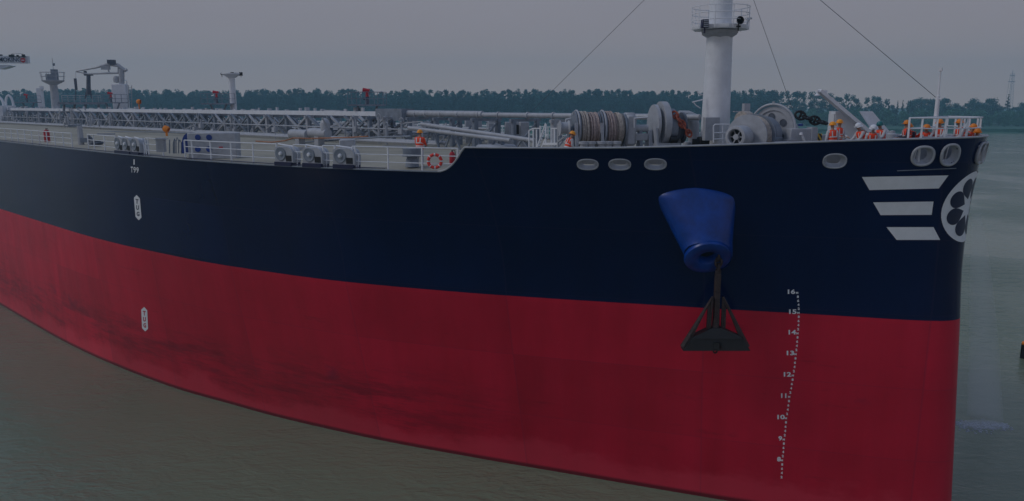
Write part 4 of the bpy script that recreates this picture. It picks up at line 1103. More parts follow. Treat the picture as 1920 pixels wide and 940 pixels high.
# hose crane
c = pwy(228, -2, 202); Y = ship_Y(c); kx = lambda px, py, d=0: at(px, Y + d, zy(py, Y + d))
m = MB(); m.box(((c.x, c.y, (zy(158, Y) + 15.6) / 2)), (24 / F * Y, 1.2, zy(158, Y) - 15.6), zq, bev=.05); m.tube([kx(236, 200), kx(238, 152), kx(234, 150)], .06, 5)
cr2 = m.build('hose_crane', M['white'], ship, 'white hose crane with its jib laid level to the left')
m = MB()
jt = [(236, 133), (228, 128), (222, 123), (200, 121), (180, 127), (143, 134)]
m.tube([kx(x, y) for x, y in jt], [.22, .25, .25, .2, .14, .08], 6); m.tube([kx(238, 131), kx(220, 137), kx(166, 139), kx(143, 135)], [.2, .14, .1, .06], 6)
m.bar(kx(200, 121), kx(205, 137), .12); m.bar(kx(222, 123), kx(222, 137), .15); m.box(kx(198, 127), (1.0, .4, .5), zq); m.tube([kx(142, 134), kx(142, 168)], .02, 4)
m.tube([kx(228, 130), kx(228, 158)], .35, 8); m.build('jib', M['lgrey'], cr2)
m = MB(); m.box(kx(209, 116), (.9, .5, .45), zq); m.box(kx(214, 121), (.9, .5, .2), zq); m.box(kx(142, 158), (.25, .25, 1.4), zq); m.tube([kx(142, 160), kx(142, 188)], .05, 5); m.build('jib_gear', M['dgrey'], cr2)
m = MB()
for y in range(165, 200, 5): m.bar(kx(241, y), kx(247, y), .06)
m.bar(kx(241, 160), kx(241, 202), .06); m.bar(kx(247, 160), kx(247, 202), .06); m.lathe([(0, 0), (.35, .1), (.4, .5), (.3, .8), (0, .9)], kx(219, 156), seg=10); m.build('crane_ladder', M['lgrey'], cr2)
# jib rest and manifold platform
c = pwy(166, -1, 184); Y = ship_Y(c); m = MB()
m.tube([kx(166, 178), kx(166, 140)], [.3, .25], 8)
for dx in (-6, 6): m.bar(kx(166 + dx, 185), kx(166 + dx * .2, 158), .14)
m.box(kx(166, 140), (1.0, .5, .3), zq); m.box(kx(160, 137), (.3, .3, .5), zq); m.build('jib_rest', M['dgrey'], ship)
a, b_ = kx(117, 194), kx(190, 194); m = MB(); m.box((a + b_) / 2, ((b_ - a).length, 2.0, .3), zq)
for x in (120, 140, 160, 185): m.bar(kx(x, 195), kx(x, 232), .22)
mp_ = m.build('manifold_platform', M['grey'], ship, 'railed manifold platform between the column and the crane')
rail_run('platform_rail', [a + (b_ - a) * i / 6 + Vector((0, 0, .15)) for i in range(7)], .85, .8, 3, .03, 'lgrey', mp_)
for k, x in enumerate((150, 164, 178)):
    m = MB(); m.tube([kx(x - 5, 205, -4), kx(x, 207, -4), kx(x + 4, 214, -4), kx(x + 5, 232, -4)], .1, 6); m.build('hoop_frame', M['lgrey'], ship)
for px, y0, y1, wpx in ((78, 166, 200, 8), ):
    c = pwy(px, -3, 200); Y = ship_Y(c); m = MB(); m.box((c.x, c.y, (zy(y0, Y) + 15.6) / 2), (wpx / F * Y, .9, zy(y0, Y) - 15.6), zq); m.box(at(px, Y, zy(165, Y)), (5 / F * Y, .5, .5), zq); m.build('vent_riser', M['white'], ship)
for px0, px1, y0, w_ in ((-12, 8, 181, 2), (12, 26, 179, -4)):
    c = pwy((px0 + px1) / 2, w_, 205); Y = ship_Y(c); m = MB(); wd3 = (px1 - px0) / F * Y
    zc_ = zy(y0, Y); m.box((c.x, c.y, 17), (wd3, 1.5, 3), zq); m.tube([Vector((c.x, c.y, 18.4)) + XD * math.cos(k * PI / 8) * wd3 / 2 + Vector((0, 0, math.sin(k * PI / 8) * (zc_ - 18.4))) for k in range(9)], .2, 6); m.build('pump_frame', M['white'], ship)
# bridge front of the far superstructure
c0 = Vector((-186, 0, 0)); m = MB()
m.box((-193, -5, 27), (14, 20, 22.5)); m.box((-186.2, -5, 30), (.4, 18, 1.2))
br = m.build('superstructure', M['white'], ship)
m = MB(); pz = zy(112, ship_Y(Vector((-186, 16, 0))))
Yb2 = ship_Y(pw(28, -16, 31)); Pb = lambda px, py: WP(px, py, Yb2)
m = MB(); a, b_ = Pb(-60, 112), Pb(50, 112); m.box((a + b_) / 2, ((b_ - a).length, 1.0, 1.55), zq)
m.prism([Pb(-60, 127), Pb(-60, 123), Pb(14, 122), Pb(20, 123.5), Pb(14, 126), Pb(0, 130)], YD * 2)
wg = m.build('bridge_wing', M['white'], ship, 'far bridge wing carrying the no smoking lettering')
V, Fx = norm_text('NO SMOKING', 68 / F * Yb2 * .95, .9, .02)
cc = Pb(9, 112.2) - YD * .52
mesh_np('sign_lettering', [cc + XD * x + Vector((0, 0, y)) for x, y in V], Fx, M['coam'], wg)
m = MB(); cc = Pb(46.5, 113.5) - YD * .6; m.lathe([(0, .05), (.52, .05), (.52, 0)], cc, -YD, 20); dd = m.build('warning_disc', M['red'], wg)
m = MB(); m.box(cc - YD * .08, (.6, .03, .14), zq); m.build('disc_bar', M['white'], wg)
m = MB()
for x, s_ in ((2, .35), (19, .3), (24, .4), (33, .25), (44, .4), (-8, .4)): m.box(Pb(x, 105), (s_ * 1.4, .4, s_ * 1.6), zq)
m.bar(Pb(-30, 106.5), Pb(48, 106.5), .1)
m.tube([Pb(18, 106), Pb(24, 100), Pb(42, 101), Pb(48, 106)], .03, 4); m.build('wing_lights', M['black'], wg)

# ------------------------------------------------------------------ crew
def skin_obj(name, nodes, edges, mat, parent, root=0, sub=1):
    me = bpy.data.meshes.new(name); me.from_pydata([n[0] for n in nodes], edges, []); me.materials.append(mat)
    o = bpy.data.objects.new(name, me); C.objects.link(o); o.parent = parent
    md = o.modifiers.new('skin', 'SKIN'); md.use_smooth_shade = True
    sv = me.skin_vertices[0].data
    for i, n in enumerate(nodes):
        r = n[1]; sv[i].radius = (r, r) if not isinstance(r, tuple) else r; sv[i].use_root = (i == root)
    s = o.modifiers.new('sub', 'SUBSURF'); s.levels = sub; s.render_levels = sub
    return o
def person(label, px, Y, z0, face, lean=0.0, arms='work', hat='yellow', top='cloth', vest=True, legs_='cloth', sc=1.05):
    root = empty('person', (Xp(px, Y, z0 + 1), Y, z0), R(face)); tag(root, label, 'person', 'crew in orange vests on the deck'); root.scale = (sc, sc, sc)
    sl_, cl = math.sin(lean), math.cos(lean)
    def up(x, y, z):                       # lean the upper body about the hips
        if z <= .95: return (x, y, z)
        dz = z - .95; return (x, y * cl + dz * sl_, .95 + dz * cl - y * sl_)
    A = {'work': ((.24, .10, 1.14), (.16, .36, 1.10)), 'down': ((.26, -.02, 1.13), (.27, .08, .88)), 'hips': ((.36, -.10, 1.16), (.20, .06, 1.02)), 'reach': ((.22, .22, 1.22), (.18, .48, 1.18))}[arms]
    nd = [((0, 0, .95), (.15, .11)), (up(0, 0, 1.12), (.14, .105)), (up(0, 0, 1.32), (.17, .115)), (up(0, 0, 1.46), (.075, .07)), (up(0, .01, 1.54), (.055, .055)), (up(0, .015, 1.63), (.075, .09)), (up(0, .01, 1.71), (.07, .085)), (up(0, .115, 1.62), (.018, .02))]
    ed = [(0, 1), (1, 2), (2, 3), (3, 4), (4, 5), (5, 6), (5, 7)]
    for s in (-1, 1):
        b = len(nd); el, wr = A
        nd += [(up(s * .19, 0, 1.41), .062), (up(s * el[0], el[1], el[2]), .046), (up(s * wr[0], wr[1], wr[2]), .031)]
        ed += [(2, b), (b, b + 1), (b + 1, b + 2)]
        d = (Vector(wr) - Vector(el)).normalized(); pm = Vector(wr) + d * .07; nd.append((up(s * pm.x, pm.y, pm.z), (.04, .022))); ed.append((b + 2, b + 3))
        sd_ = Vector((1, 0, 0)) if abs(d.x) < .7 else Vector((0, 0, 1))
        for k in range(4):
            f1 = pm + d * .05 + sd_ * (k - 1.5) * .022; L_ = (.035, .045, .042, .03)[k]
            f2 = f1 + d * L_ + Vector((0, 0, -.012)); f3 = f2 + d * L_ * .5 + Vector((0, 0, -.028)); c_ = len(nd)
            nd += [(up(s * f1.x, f1.y, f1.z), .010), (up(s * f2.x, f2.y, f2.z), .009), (up(s * f3.x, f3.y, f3.z), .008)]
            ed += [(b + 3, c_), (c_, c_ + 1), (c_ + 1, c_ + 2)]
        th = pm - sd_ * .045 - d * .01; th2 = th - sd_ * .015 + d * .04; c_ = len(nd)
        nd += [(up(s * th.x, th.y, th.z), .012), (up(s * th2.x, th2.y, th2.z), .010)]; ed += [(b + 3, c_), (c_, c_ + 1)]
        b = len(nd)
        nd += [((s * .10, 0, .86), .088), ((s * .115, .03, .48), .06), ((s * .12, 0, .09), .04), ((s * .13, .13, .035), (.045, .03))]
        ed += [(0, b), (b, b + 1), (b + 1, b + 2), (b + 2, b + 3)]
    body = skin_obj('body', nd, ed, M['skin'], root)
    # clothing
    cn = [((0, 0, .95), (.165, .125)), (up(0, 0, 1.12), (.155, .12)), (up(0, 0, 1.32), (.185, .13)), (up(0, 0, 1.43), (.09, .085))]; ce = [(0, 1), (1, 2), (2, 3)]
    for s in (-1, 1):
        b = len(cn); el, wr = A
        cn += [(up(s * .20, 0, 1.41), .075), (up(s * el[0], el[1], el[2]), .06), (up(s * wr[0], wr[1], wr[2]), .045)]; ce += [(2, b), (b, b + 1), (b + 1, b + 2)]
    skin_obj('shirt', cn, ce, M[top], root)
    tn = [((0, 0, .97), (.17, .13))]; te = []
    for s in (-1, 1):
        b = len(tn); tn += [((s * .10, 0, .85), .10), ((s * .115, .03, .48), .08), ((s * .12, 0, .12), .065)]; te += [(0, b), (b, b + 1), (b + 1, b + 2)]
    skin_obj('trousers', tn, te, M[legs_], root)
    if vest:
        m = MB(); rows = [(.90, .20, .155), (1.05, .19, .15), (1.2, .20, .155), (1.34, .215, .16), (1.43, .185, .135), (1.475, .11, .10)]
        rings = []
        for z, a, b in rows: rings.append([m.bm.verts.new(up(a * math.cos(k * PI / 10), b * math.sin(k * PI / 10), z)) for k in range(20)])
        for i in range(len(rings) - 1):
            for k in range(20): f = m.bm.faces.new((rings[i][k], rings[i][(k + 1) % 20], rings[i + 1][(k + 1) % 20], rings[i + 1][k])); f.smooth = True
        vo = m.build('vest', M['orange'], root)
        m = MB()
        for z in (1.02, 1.17):
            P_ = [up((.193) * math.cos(k * PI / 10) * 1.03, (.152) * math.sin(k * PI / 10) * 1.03, z) for k in range(20)]
            Q_ = [up((.193) * math.cos(k * PI / 10) * 1.03, (.152) * math.sin(k * PI / 10) * 1.03, z + .05) for k in range(20)]
            for k in range(20): m.poly([P_[k], P_[(k + 1) % 20], Q_[(k + 1) % 20], Q_[k]])
        for sx in (-1, 1):
            for sy in (-1, 1): m.poly([up(sx * .07, sy * .172, 1.2), up(sx * .12, sy * .168, 1.2), up(sx * .13, sy * .15, 1.43), up(sx * .08, sy * .15, 1.43)])
        m.build('reflective_strips', M['silver'], vo)
    m = MB(); hc = up(0, .01, 1.665)
    axis = Vector((0, sl_, cl)); m.lathe([(.165, -.005), (.165, .008), (.135, .012), (.132, .06), (.105, .12), (.05, .15), (0, .155)], hc, axis, 20)
    m.box(Vector(hc) + Vector((0, .15, .0)), (.16, .09, .012)); m.build('helmet', M[hat], root)
    m = MB()
    for s in (-1, 1):
        m.lathe([(0, -.012), (.011, -.004), (.011, .004), (0, .012)], up(s * .032, .098, 1.64), (0, 1, 0), 8)
        m.box((s * .13, .06, .045), (.10, .27, .09), bev=.02, mat='black')
    m.build('boots', M['dark'], root)
    return root
person('crew member in a yellow helmet standing at the side rail beside the life ring', 787, 38.6, 15.5, -20, .05, 'work', 'yellow', 'orange')
person('crew member in a yellow helmet bending behind the bulwark beneath the left winch drums', 1063, 36.5, 15.55, -70, .35, 'work', 'yellow')
person('crew member seen from behind in an orange vest beside the hazard post', 1560, 33.8, 15.99, 10, .05, 'down', 'yellow', vest=True)
person('crew member in a yellow helmet just right of the one turned away', 1571, 34.6, 16.07, 200, .02, 'work', 'yellow')
person('crew member in a white helmet leaning left below the long white beam', 1618, 33.6, 15.99, 100, .35, 'reach', 'white')
person('crew member in a white helmet stooping between two others below the long white beam', 1634, 33.2, 15.93, 160, .35, 'work', 'white')
person('crew member in a teal helmet and orange vest', 1652, 33.6, 16.03, 120, .22, 'reach', 'teal')
person('crew member in dark clothes and orange vest at the left end of the bow rail', 1700, 33.6, 16.06, 80, .05, 'work', 'orangem', 'dcloth', legs_='dcloth')
person('crew member with an orange helmet crouching between the first two posts of the bow rail', 1711, 33.9, 15.95, 100, .3, 'work', 'orangem', 'dcloth', legs_='dcloth')
person('crew member standing left of the slender white pole inside the bow rail', 1735, 33.6, 15.95, 150, .4, 'hips', 'orangem', 'orange')
person('crew member bending right of the slender white pole inside the bow rail', 1762, 33.2, 16.13, 130, .22, 'reach', 'orangem')
person('crew member behind the middle posts of the bow rail, facing left', 1800, 33.0, 16.12, 90, .1, 'work', 'orangem')
person('crew member behind the middle posts of the bow rail, facing the viewer', 1811, 33.5, 15.95, 215, .3, 'hips', 'orangem')
person('crew member farthest right, at the tip of the bow rail', 1829, 33.2, 15.75, 150, .25, 'work', 'orangem')

# ------------------------------------------------------------------ loose things on deck
def to_world(p): return Vector((S0.x - p.x * ax + p.y * nx, S0.y - p.x * ay + p.y * ny, p.z))
t = run_t(812); pr_ = edge(t, .12); rr_ = to_world(Vector((pr_.x, pr_.y, GZ + .48)))
lb = empty('life_ring', tuple(rr_)); tag(lb, 'red and white life ring hanging on the white rail by the bulwark step', 'life ring')
m = MB(); q = 48
for k in range(4):
    a0 = k * PI / 2 + .12; m.tube([(.30 * math.cos(a0 + j * 1.33 / 8), -.02, .30 * math.sin(a0 + j * 1.33 / 8)) for j in range(9)], .075, 10)
m.build('ring', M['red'] if False else paint('life_ring_orange', (.80, .045, .03), .5, .06), lb)
m = MB()
for k in range(8):
    a0 = k * PI / 4 - .10 + .06; m.tube([(.30 * math.cos(a0 + j * .05), -.02, .30 * math.sin(a0 + j * .05)) for j in range(4)], .0785, 10)
m.build('reflective_bands', M['white'], lb)
for px, tint, lab in ((848, .3, 'red extinguisher behind the rail where the bulwark sweeps up'), (76, .2, 'red extinguisher on the railing at the far left of the deck')):
    t = run_t(min(px, 838)); e_ = edge(t, .5); pw_ = to_world(Vector((e_.x, e_.y, GZ + .25)));
    if px == 848: pw_ = Vector((Xp(848, 37.6, 16), 37.6, 15.75))
    fe = empty('fire_extinguisher', tuple(pw_)); tag(fe, lab, 'fire extinguisher')
    s_ = 1.0 if px > 100 else 1.5
    m = MB(); m.lathe([(0, 0), (.13 * s_, 0), (.14 * s_, .03), (.14 * s_, .5 * s_), (.1 * s_, .6 * s_), (.04 * s_, .63 * s_), (0, .63 * s_)], seg=16); m.build('bottle', M['red'], fe)
    m = MB(); m.lathe([(.04, .63 * s_), (.04, .7 * s_), (0, .7 * s_)], seg=8, mat='black'); m.tube([(0, 0, .68 * s_), (.12, 0, .7 * s_), (.17, 0, .5 * s_), (.17, 0, .2 * s_)], .018, 6); m.build('valve_and_hose', M['black'], fe)
t = run_t(119); e_ = edge(t, 2.0); pw_ = to_world(Vector((e_.x, e_.y, 15.7)))
m = MB(); 
for k in range(5): m.tube([(.35 * math.cos(i * PI / 6) + .1 * k, .3 * math.sin(i * PI / 6), .08 + .1 * (k % 3)) for i in range(12)], .06, 5, closed=True)
m.prism([(-.3, 0, 0), (-.3, .0, .7), (.1, .0, .3), (.3, 0, .1), (.5, 0, 0)], (0, .2, 0))
o = m.build('rope_heap', M['dgrey']); o.location = pw_; tag(o, 'dark heap of rope on the pale deck at the left', 'rope')

# ------------------------------------------------------------------ water
def water_mat():
    m, nt, b = new_mat('river_water'); L = nt.links.new
    b.inputs['Roughness'].default_value = .06; b.inputs['IOR'].default_value = 1.33
    t = N(nt, 'ShaderNodeTexCoord')
    def nz(sc, vs, det=4, rot=0.0, rough=.55):
        mpn = N(nt, 'ShaderNodeMapping'); mpn.inputs['Scale'].default_value = vs; mpn.inputs['Rotation'].default_value = (0, 0, rot); L(t.outputs['Object'], mpn.inputs[0])
        n = N(nt, 'ShaderNodeTexNoise'); n.inputs['Scale'].default_value = sc; n.inputs['Detail'].default_value = det; n.inputs['Roughness'].default_value = rough; n.inputs['Distortion'].default_value = .6; L(mpn.outputs[0], n.inputs['Vector']); return n.outputs['Fac']
    big = nz(.02, (1, 1, 1), 3)
    r = N(nt, 'ShaderNodeValToRGB'); r.color_ramp.elements[0].position = .35; r.color_ramp.elements[0].color = (.172, .205, .138, 1)
    r.color_ramp.elements[1].position = .65; r.color_ramp.elements[1].color = (.205, .240, .160, 1); L(big, r.inputs[0]); L(r.outputs[0], b.inputs['Base Color'])
    a1 = nz(1.5, (1, 2.1, 1), 5, .35); a2 = nz(.45, (1, 1.8, 1), 3, .15); a3 = nz(.035, (1, 1, 1), 2)
    def mm(op, x, y):
        n = N(nt, 'ShaderNodeMath'); n.operation = op
        for i, q in enumerate((x, y)):
            if isinstance(q, (int, float)): n.inputs[i].default_value = q
            else: L(q, n.inputs[i])
        return n.outputs[0]
    mod = N(nt, 'ShaderNodeMapRange'); mod.inputs['From Min'].default_value = .4; mod.inputs['From Max'].default_value = .62; mod.inputs['To Min'].default_value = .22; mod.inputs['To Max'].default_value = 1.0; L(a3, mod.inputs['Value'])
    h = mm('MULTIPLY', mm('ADD', mm('MULTIPLY', a1, .45), a2), mod.outputs[0])
    bp = N(nt, 'ShaderNodeBump'); bp.inputs['Strength'].default_value = 1.0; bp.inputs['Distance'].default_value = .22; L(h, bp.inputs['Height']); L(bp.outputs[0], b.inputs['Normal'])
    return m
m = MB(); m.poly([(-4000, -200, 0), (4000, -200, 0), (4000, 4000, 0), (-4000, 4000, 0)])
o = m.build('river_water', water_mat()); o['kind'] = 'structure'
# far bank
def ground_mat():
    m, nt, b = new_mat('reed_meadow'); L = nt.links.new
    t = N(nt, 'ShaderNodeTexCoord'); n = N(nt, 'ShaderNodeTexNoise'); n.inputs['Scale'].default_value = .05; n.inputs['Detail'].default_value = 8; mpn = N(nt, 'ShaderNodeMapping'); mpn.inputs['Scale'].default_value = (.5, 2, 1)
    L(t.outputs['Object'], mpn.inputs[0]); L(mpn.outputs[0], n.inputs['Vector'])
    r = N(nt, 'ShaderNodeValToRGB'); r.color_ramp.elements[0].position = .35; r.color_ramp.elements[0].color = (.025, .09, .07, 1); r.color_ramp.elements[1].position = .65; r.color_ramp.elements[1].color = (.05, .15, .09, 1)
    L(n.outputs['Fac'], r.inputs[0]); L(r.outputs[0], b.inputs['Base Color']); b.inputs['Roughness'].default_value = .95
    return m
V = []; Fc = []; gx = [-2600 + 26 * i for i in range(201)]
gr_ = random.Random(5)
for x in gx:
    y0 = 522 + 6 * math.sin(x * .021) + 4 * math.sin(x * .083 + 1) + gr_.uniform(-1.5, 1.5)
    for dy, z in ((0, -.5), (2, .9 + gr_.uniform(-.3, .5)), (18, 1.7), (80, 1.9), (400, 2.2), (3200, 3)): V.append((x, y0 + dy, z))
for i in range(200):
    for r in range(5): a = i * 6 + r; Fc.append((a, a + 6, a + 7, a + 1))
o = mesh_np('far_bank', V, Fc, ground_mat(), None, smooth=True); o['kind'] = 'structure'

# ------------------------------------------------------------------ trees
def leaf_mat(name, c0, c1):
    m, nt, b = new_mat(name); L = nt.links.new
    g = N(nt, 'ShaderNodeNewGeometry'); oi = N(nt, 'ShaderNodeObjectInfo'); n = N(nt, 'ShaderNodeTexNoise'); n.inputs['Scale'].default_value = .12; n.inputs['Detail'].default_value = 4; L(g.outputs['Position'], n.inputs['Vector'])
    ad = N(nt, 'ShaderNodeMath'); ad.operation = 'MULTIPLY_ADD'; L(g.outputs['Random Per Island'], ad.inputs[0]); ad.inputs[1].default_value = .45; L(n.outputs['Fac'], ad.inputs[2])
    r = N(nt, 'ShaderNodeValToRGB'); r.color_ramp.elements[0].position = .4; r.color_ramp.elements[0].color = (*c0, 1); r.color_ramp.elements[1].position = 1.0; r.color_ramp.elements[1].color = (*c1, 1)
    L(ad.outputs[0], r.inputs[0]); L(r.outputs[0], b.inputs['Base Color']); b.inputs['Roughness'].default_value = .8
    return m
LM = leaf_mat('dark_foliage', (.012, .075, .090), (.034, .160, .155)); LM2 = leaf_mat('willow_foliage', (.022, .115, .085), (.06, .21, .12)); LM3 = leaf_mat('conifer_foliage', (.010, .045, .05), (.022, .08, .075))  # dark and conifer leaf colours are blued to carry part of the haze
def crown_pts(kind, h, rw, seed, n):
    g = np.random.default_rng(seed)
    if kind == 'poplar':
        nb = 34; cz = g.uniform(.2, .96, nb) * h; rr = rw * (.55 + .45 * np.sin(np.clip((cz / h), 0, 1) * 2.6)) * np.where(cz / h > .85, .55, 1); an = g.uniform(0, 6.28, nb); d = rr * g.uniform(.15, .7, nb); br = rw * g.uniform(.2, .42, nb)
    elif kind == 'conifer':
        nb = 18; cz = np.linspace(.10, .98, nb) * h; an = g.uniform(0, 6.28, nb); d = (1 - cz / h) * rw * .55; br = np.maximum(.25, (1 - cz / h) * rw * .75)
    elif kind == 'bush':
        nb = 26; cz = g.uniform(.2, .85, nb) * h; an = g.uniform(0, 6.28, nb); d = rw * g.uniform(.1, .7, nb); br = rw * g.uniform(.18, .34, nb)
    else:
        nb = 34; cz = g.uniform(.3, .90, nb) * h; an = g.uniform(0, 6.28, nb); k = np.sin(np.clip((cz / h - .15) / .85, 0, 1) * PI); d = rw * k * g.uniform(.2, .8, nb); br = rw * g.uniform(.18, .36, nb)
    ctr = np.stack([d * np.cos(an), d * np.sin(an), cz], 1)
    bi = g.integers(0, nb, n); v = g.normal(size=(n, 3)); v /= np.linalg.norm(v, axis=1)[:, None]; rad = g.uniform(.45, 1.08, n) ** .6
    P_ = ctr[bi] + v * (br[bi] * rad)[:, None] * np.array([1, 1, .95 if kind != 'conifer' else .7])
    return P_, g
def crown_arrays(kind, h, rw, seed, n, ls):
    P_, g = crown_pts(kind, h, rw, seed, n)
    a = g.normal(size=(n, 3)); a /= np.linalg.norm(a, axis=1)[:, None]; b = g.normal(size=(n, 3)); b -= a * (a * b).sum(1)[:, None]; b /= np.linalg.norm(b, axis=1)[:, None]
    s = ls * g.uniform(.6, 1.3, n)[:, None]
    Vv = np.stack([P_ + a * s, P_ + b * s * .7, P_ - a * s * .8, P_ - b * s * .75], 1).reshape(-1, 3)
    return Vv, n
def trunk_arrays(h, r, seed):
    g = random.Random(seed); mb = MB(); top = (g.uniform(-.5, .5), g.uniform(-.5, .5), h * .8)
    mb.tube([(0, 0, -.3), (0, 0, h * .3), top], [r, r * .75, r * .15], 7)
    for k in range(6):
        z = h * g.uniform(.25, .65); a = g.uniform(0, 6.28); l = h * g.uniform(.12, .25); mb.tube([(0, 0, z), (l * math.cos(a), l * math.sin(a), z + l * .9)], [r * .4, r * .08], 5)
    me = bpy.data.meshes.new('trunk'); mb.bm.to_mesh(me); mb.bm.free(); me.materials.append(M['trunk']); return me
def quads_mesh(name, Vv, mat):
    me = bpy.data.meshes.new(name); nv = len(Vv); nf = nv // 4
    me.vertices.add(nv); me.vertices.foreach_set('co', Vv.astype(np.float32).ravel()); me.loops.add(nv); me.polygons.add(nf)
    me.loops.foreach_set('vertex_index', np.arange(nv, dtype=np.int32)); me.polygons.foreach_set('loop_start', np.arange(0, nv, 4, dtype=np.int32))
    me.update(calc_edges=True); me.materials.append(mat); return me
g = np.random.default_rng(11)
protos = [crown_arrays('poplar', 30, 4.6, s, 1500, .5)[0] for s in range(5)] + [crown_arrays('round', 28, 6, 20 + s, 1700, .5)[0] for s in range(5)]
acc = []
x = -560
for row, (yb, dens) in enumerate(((668, 4.0), (673, 4.0), (679, 4.2), (686, 4.4), (696, 5))):
    x = -620
    while x < 226:
        k = int(g.integers(0, 10)); a = g.uniform(0, 6.28); s = g.uniform(.84, 1.0) + (.04 if row > 1 else 0) + .025 * math.sin(x * .03); c_, s_ = math.cos(a), math.sin(a)
        Vv = protos[k]; Wv = np.stack([Vv[:, 0] * c_ - Vv[:, 1] * s_, Vv[:, 0] * s_ + Vv[:, 1] * c_, Vv[:, 2]], 1) * s + np.array([x, yb + g.uniform(-3, 3), 1.8]); acc.append(Wv)
        x += dens * g.uniform(.6, 1.4)
bp_ = [crown_arrays('bush', 9, 5.5, 40 + s, 380, .8)[0] for s in range(4)]
x = -620
while x < 226:
    Vv = bp_[int(g.integers(0, 4))]; acc.append(Vv * g.uniform(.8, 1.5) + np.array([x, 655 + g.uniform(-5, 4), 1.6])); x += g.uniform(5, 9)
wood = bpy.data.objects.new('far_wood', quads_mesh('far_wood', np.concatenate(acc), LM)); C.objects.link(wood); wood['kind'] = 'stuff'
wood['label'] = 'continuous belt of tall trees along the far bank behind the ship'; wood['category'] = 'wood'
# trees one can tell apart, beyond the bow
def make_tree(kind, h, rw, seed, n, ls, mat, r=.35):
    return quads_mesh('crown', crown_arrays(kind, h, rw, seed, n, ls)[0], mat), trunk_arrays(h, r, seed)
TP = {'round': [make_tree('round', 24, 8, 60 + s, 2600, .5, LM) for s in range(3)], 'willow': [make_tree('bush', 13, 8, 70 + s, 2200, .45, LM2) for s in range(3)],
      'conifer': [make_tree('conifer', 22, 4, 80 + s, 1200, .4, LM3) for s in range(2)], 'poplar': [make_tree('poplar', 28, 4.5, 90 + s, 1500, .5, LM) for s in range(3)]}
LB = {'round': ('broadleaf_tree', 'tall dark broadleaf tree in the row beyond the bow', 'broadleaf trees beyond the bow'), 'willow': ('willow_tree', 'low rounded pale green willow in front of the taller trees beyond the bow', 'willows on the far bank'),
      'conifer': ('conifer_tree', 'thin pointed conifer among the trees beyond the bow', 'conifers beyond the bow'), 'poplar': ('poplar_tree', 'tall narrow poplar standing behind the white beams beyond the bow', 'poplars beyond the windlass')}
def tree(kind, px, Y, hgt, i=0, label=None):
    cm, tm = TP[kind][i % len(TP[kind])]; nm, lbl, grp = LB[kind]
    base_h = {'round': 24, 'willow': 13, 'conifer': 22, 'poplar': 28}[kind]; s = hgt / base_h
    e_ = empty(nm, (Xp(px, Y, 5), Y, 1.7), g.uniform(0, 6.28)); e_.scale = (s * (1.0 if hgt > base_h * .7 else 1.2),) * 2 + (s,)
    tag(e_, label or lbl, 'tree', None if label else grp)
    for nmn, me in (('crown', cm), ('trunk', tm)): o = bpy.data.objects.new(nmn, me); C.objects.link(o); o.parent = e_
def hgt_at(py, Y): return zy(py, Y) - 1.7
k = 0
for px in range(1452, 1672, 13):
    tree('poplar' if k % 3 else 'round', px + g.uniform(-4, 4), 672 + g.uniform(-8, 12), hgt_at(168 + (px - 1452) * .07 + g.uniform(-3, 5), 672), k); k += 1
for px, py in ((1664, 186), (1680, 189), (1690, 188), (1700, 190)): tree('conifer', px, 668, hgt_at(py, 668), k); k += 1
for px, py in ((1672, 196), (1706, 188), (1718, 180), (1730, 184), (1744, 185), (1756, 182), (1768, 183), (1788, 193), (1800, 196), (1812, 192), (1823, 184), (1836, 188), (1848, 184), (1858, 184), (1870, 196)): tree('round', px, 672 + g.uniform(-8, 8), hgt_at(py, 672), k); k += 1
tree('conifer', 1886, 655, hgt_at(177, 655), 0, 'lone sharply pointed conifer beside the lattice pylon'); 
for px, py in ((1900, 200), (1914, 192), (1928, 190), (1942, 188)): tree('round', px, 690, hgt_at(py, 690), k); k += 1
for px in list(range(1470, 1960, 19)): tree('willow', px + g.uniform(-6, 6), 636 + g.uniform(-10, 10), hgt_at(205 + g.uniform(-5, 8) , 636), k); k += 1
for px in list(range(1690, 1960, 24)): tree('willow', px + g.uniform(-6, 6), 612 + g.uniform(-8, 8), hgt_at(220 + g.uniform(-6, 5), 612), k); k += 1
# reeds along the water's edge
g2 = np.random.default_rng(4); n = 26000; rx = g2.uniform(60, 480, n); ry = 524 + 6 * np.sin(rx * .021) + 4 * np.sin(rx * .083 + 1) + g2.uniform(0, 16, n) ** 1.0; hh = g2.uniform(1.2, 2.6, n); wdt = .25
Vv = np.stack([np.stack([rx - wdt, ry, np.full(n, .3)], 1), np.stack([rx + wdt, ry, np.full(n, .3)], 1), np.stack([rx + wdt * .6 + g2.uniform(-.3, .3, n), ry, hh], 1), np.stack([rx - wdt * .6, ry, hh], 1)], 1).reshape(-1, 3)
o = bpy.data.objects.new('reeds', quads_mesh('reeds', Vv, LM2)); C.objects.link(o); o['kind'] = 'stuff'
# lattice pylon
Yp = 1300; xp = Xp(1896, Yp, 50); ztp = zy(140, Yp); m = MB()
W_ = lambda z: 4.5 - 2.6 * z / ztp
L_ = 14
for i in range(L_):
    za, zb_ = ztp * i / L_, ztp * (i + 1) / L_; wa, wb = W_(za), W_(zb_)
    for sx, sy in ((-1, -1), (1, -1), (1, 1), (-1, 1)):
        m.bar((sx * wa, sy * wa, za), (sx * wb, sy * wb, zb_), .32)
    m.bar((-wa, -wa, za), (wb, -wb, zb_), .18); m.bar((wa, -wa, za), (-wb, -wb, zb_), .18); m.bar((-wb, -wb, zb_), (wb, -wb, zb_), .2)
for zc in (.80, .95): m.box((0, 0, ztp * zc), (9 if zc < .9 else 6, 5, .9))
m.bar((0, 0, ztp), (0, 0, ztp + 5), .5)
o = m.build('lattice_mast', M['grey']); o.location = (xp, Yp, 2); tag(o, 'hazy lattice mast rising behind the trees at the far right', 'mast')

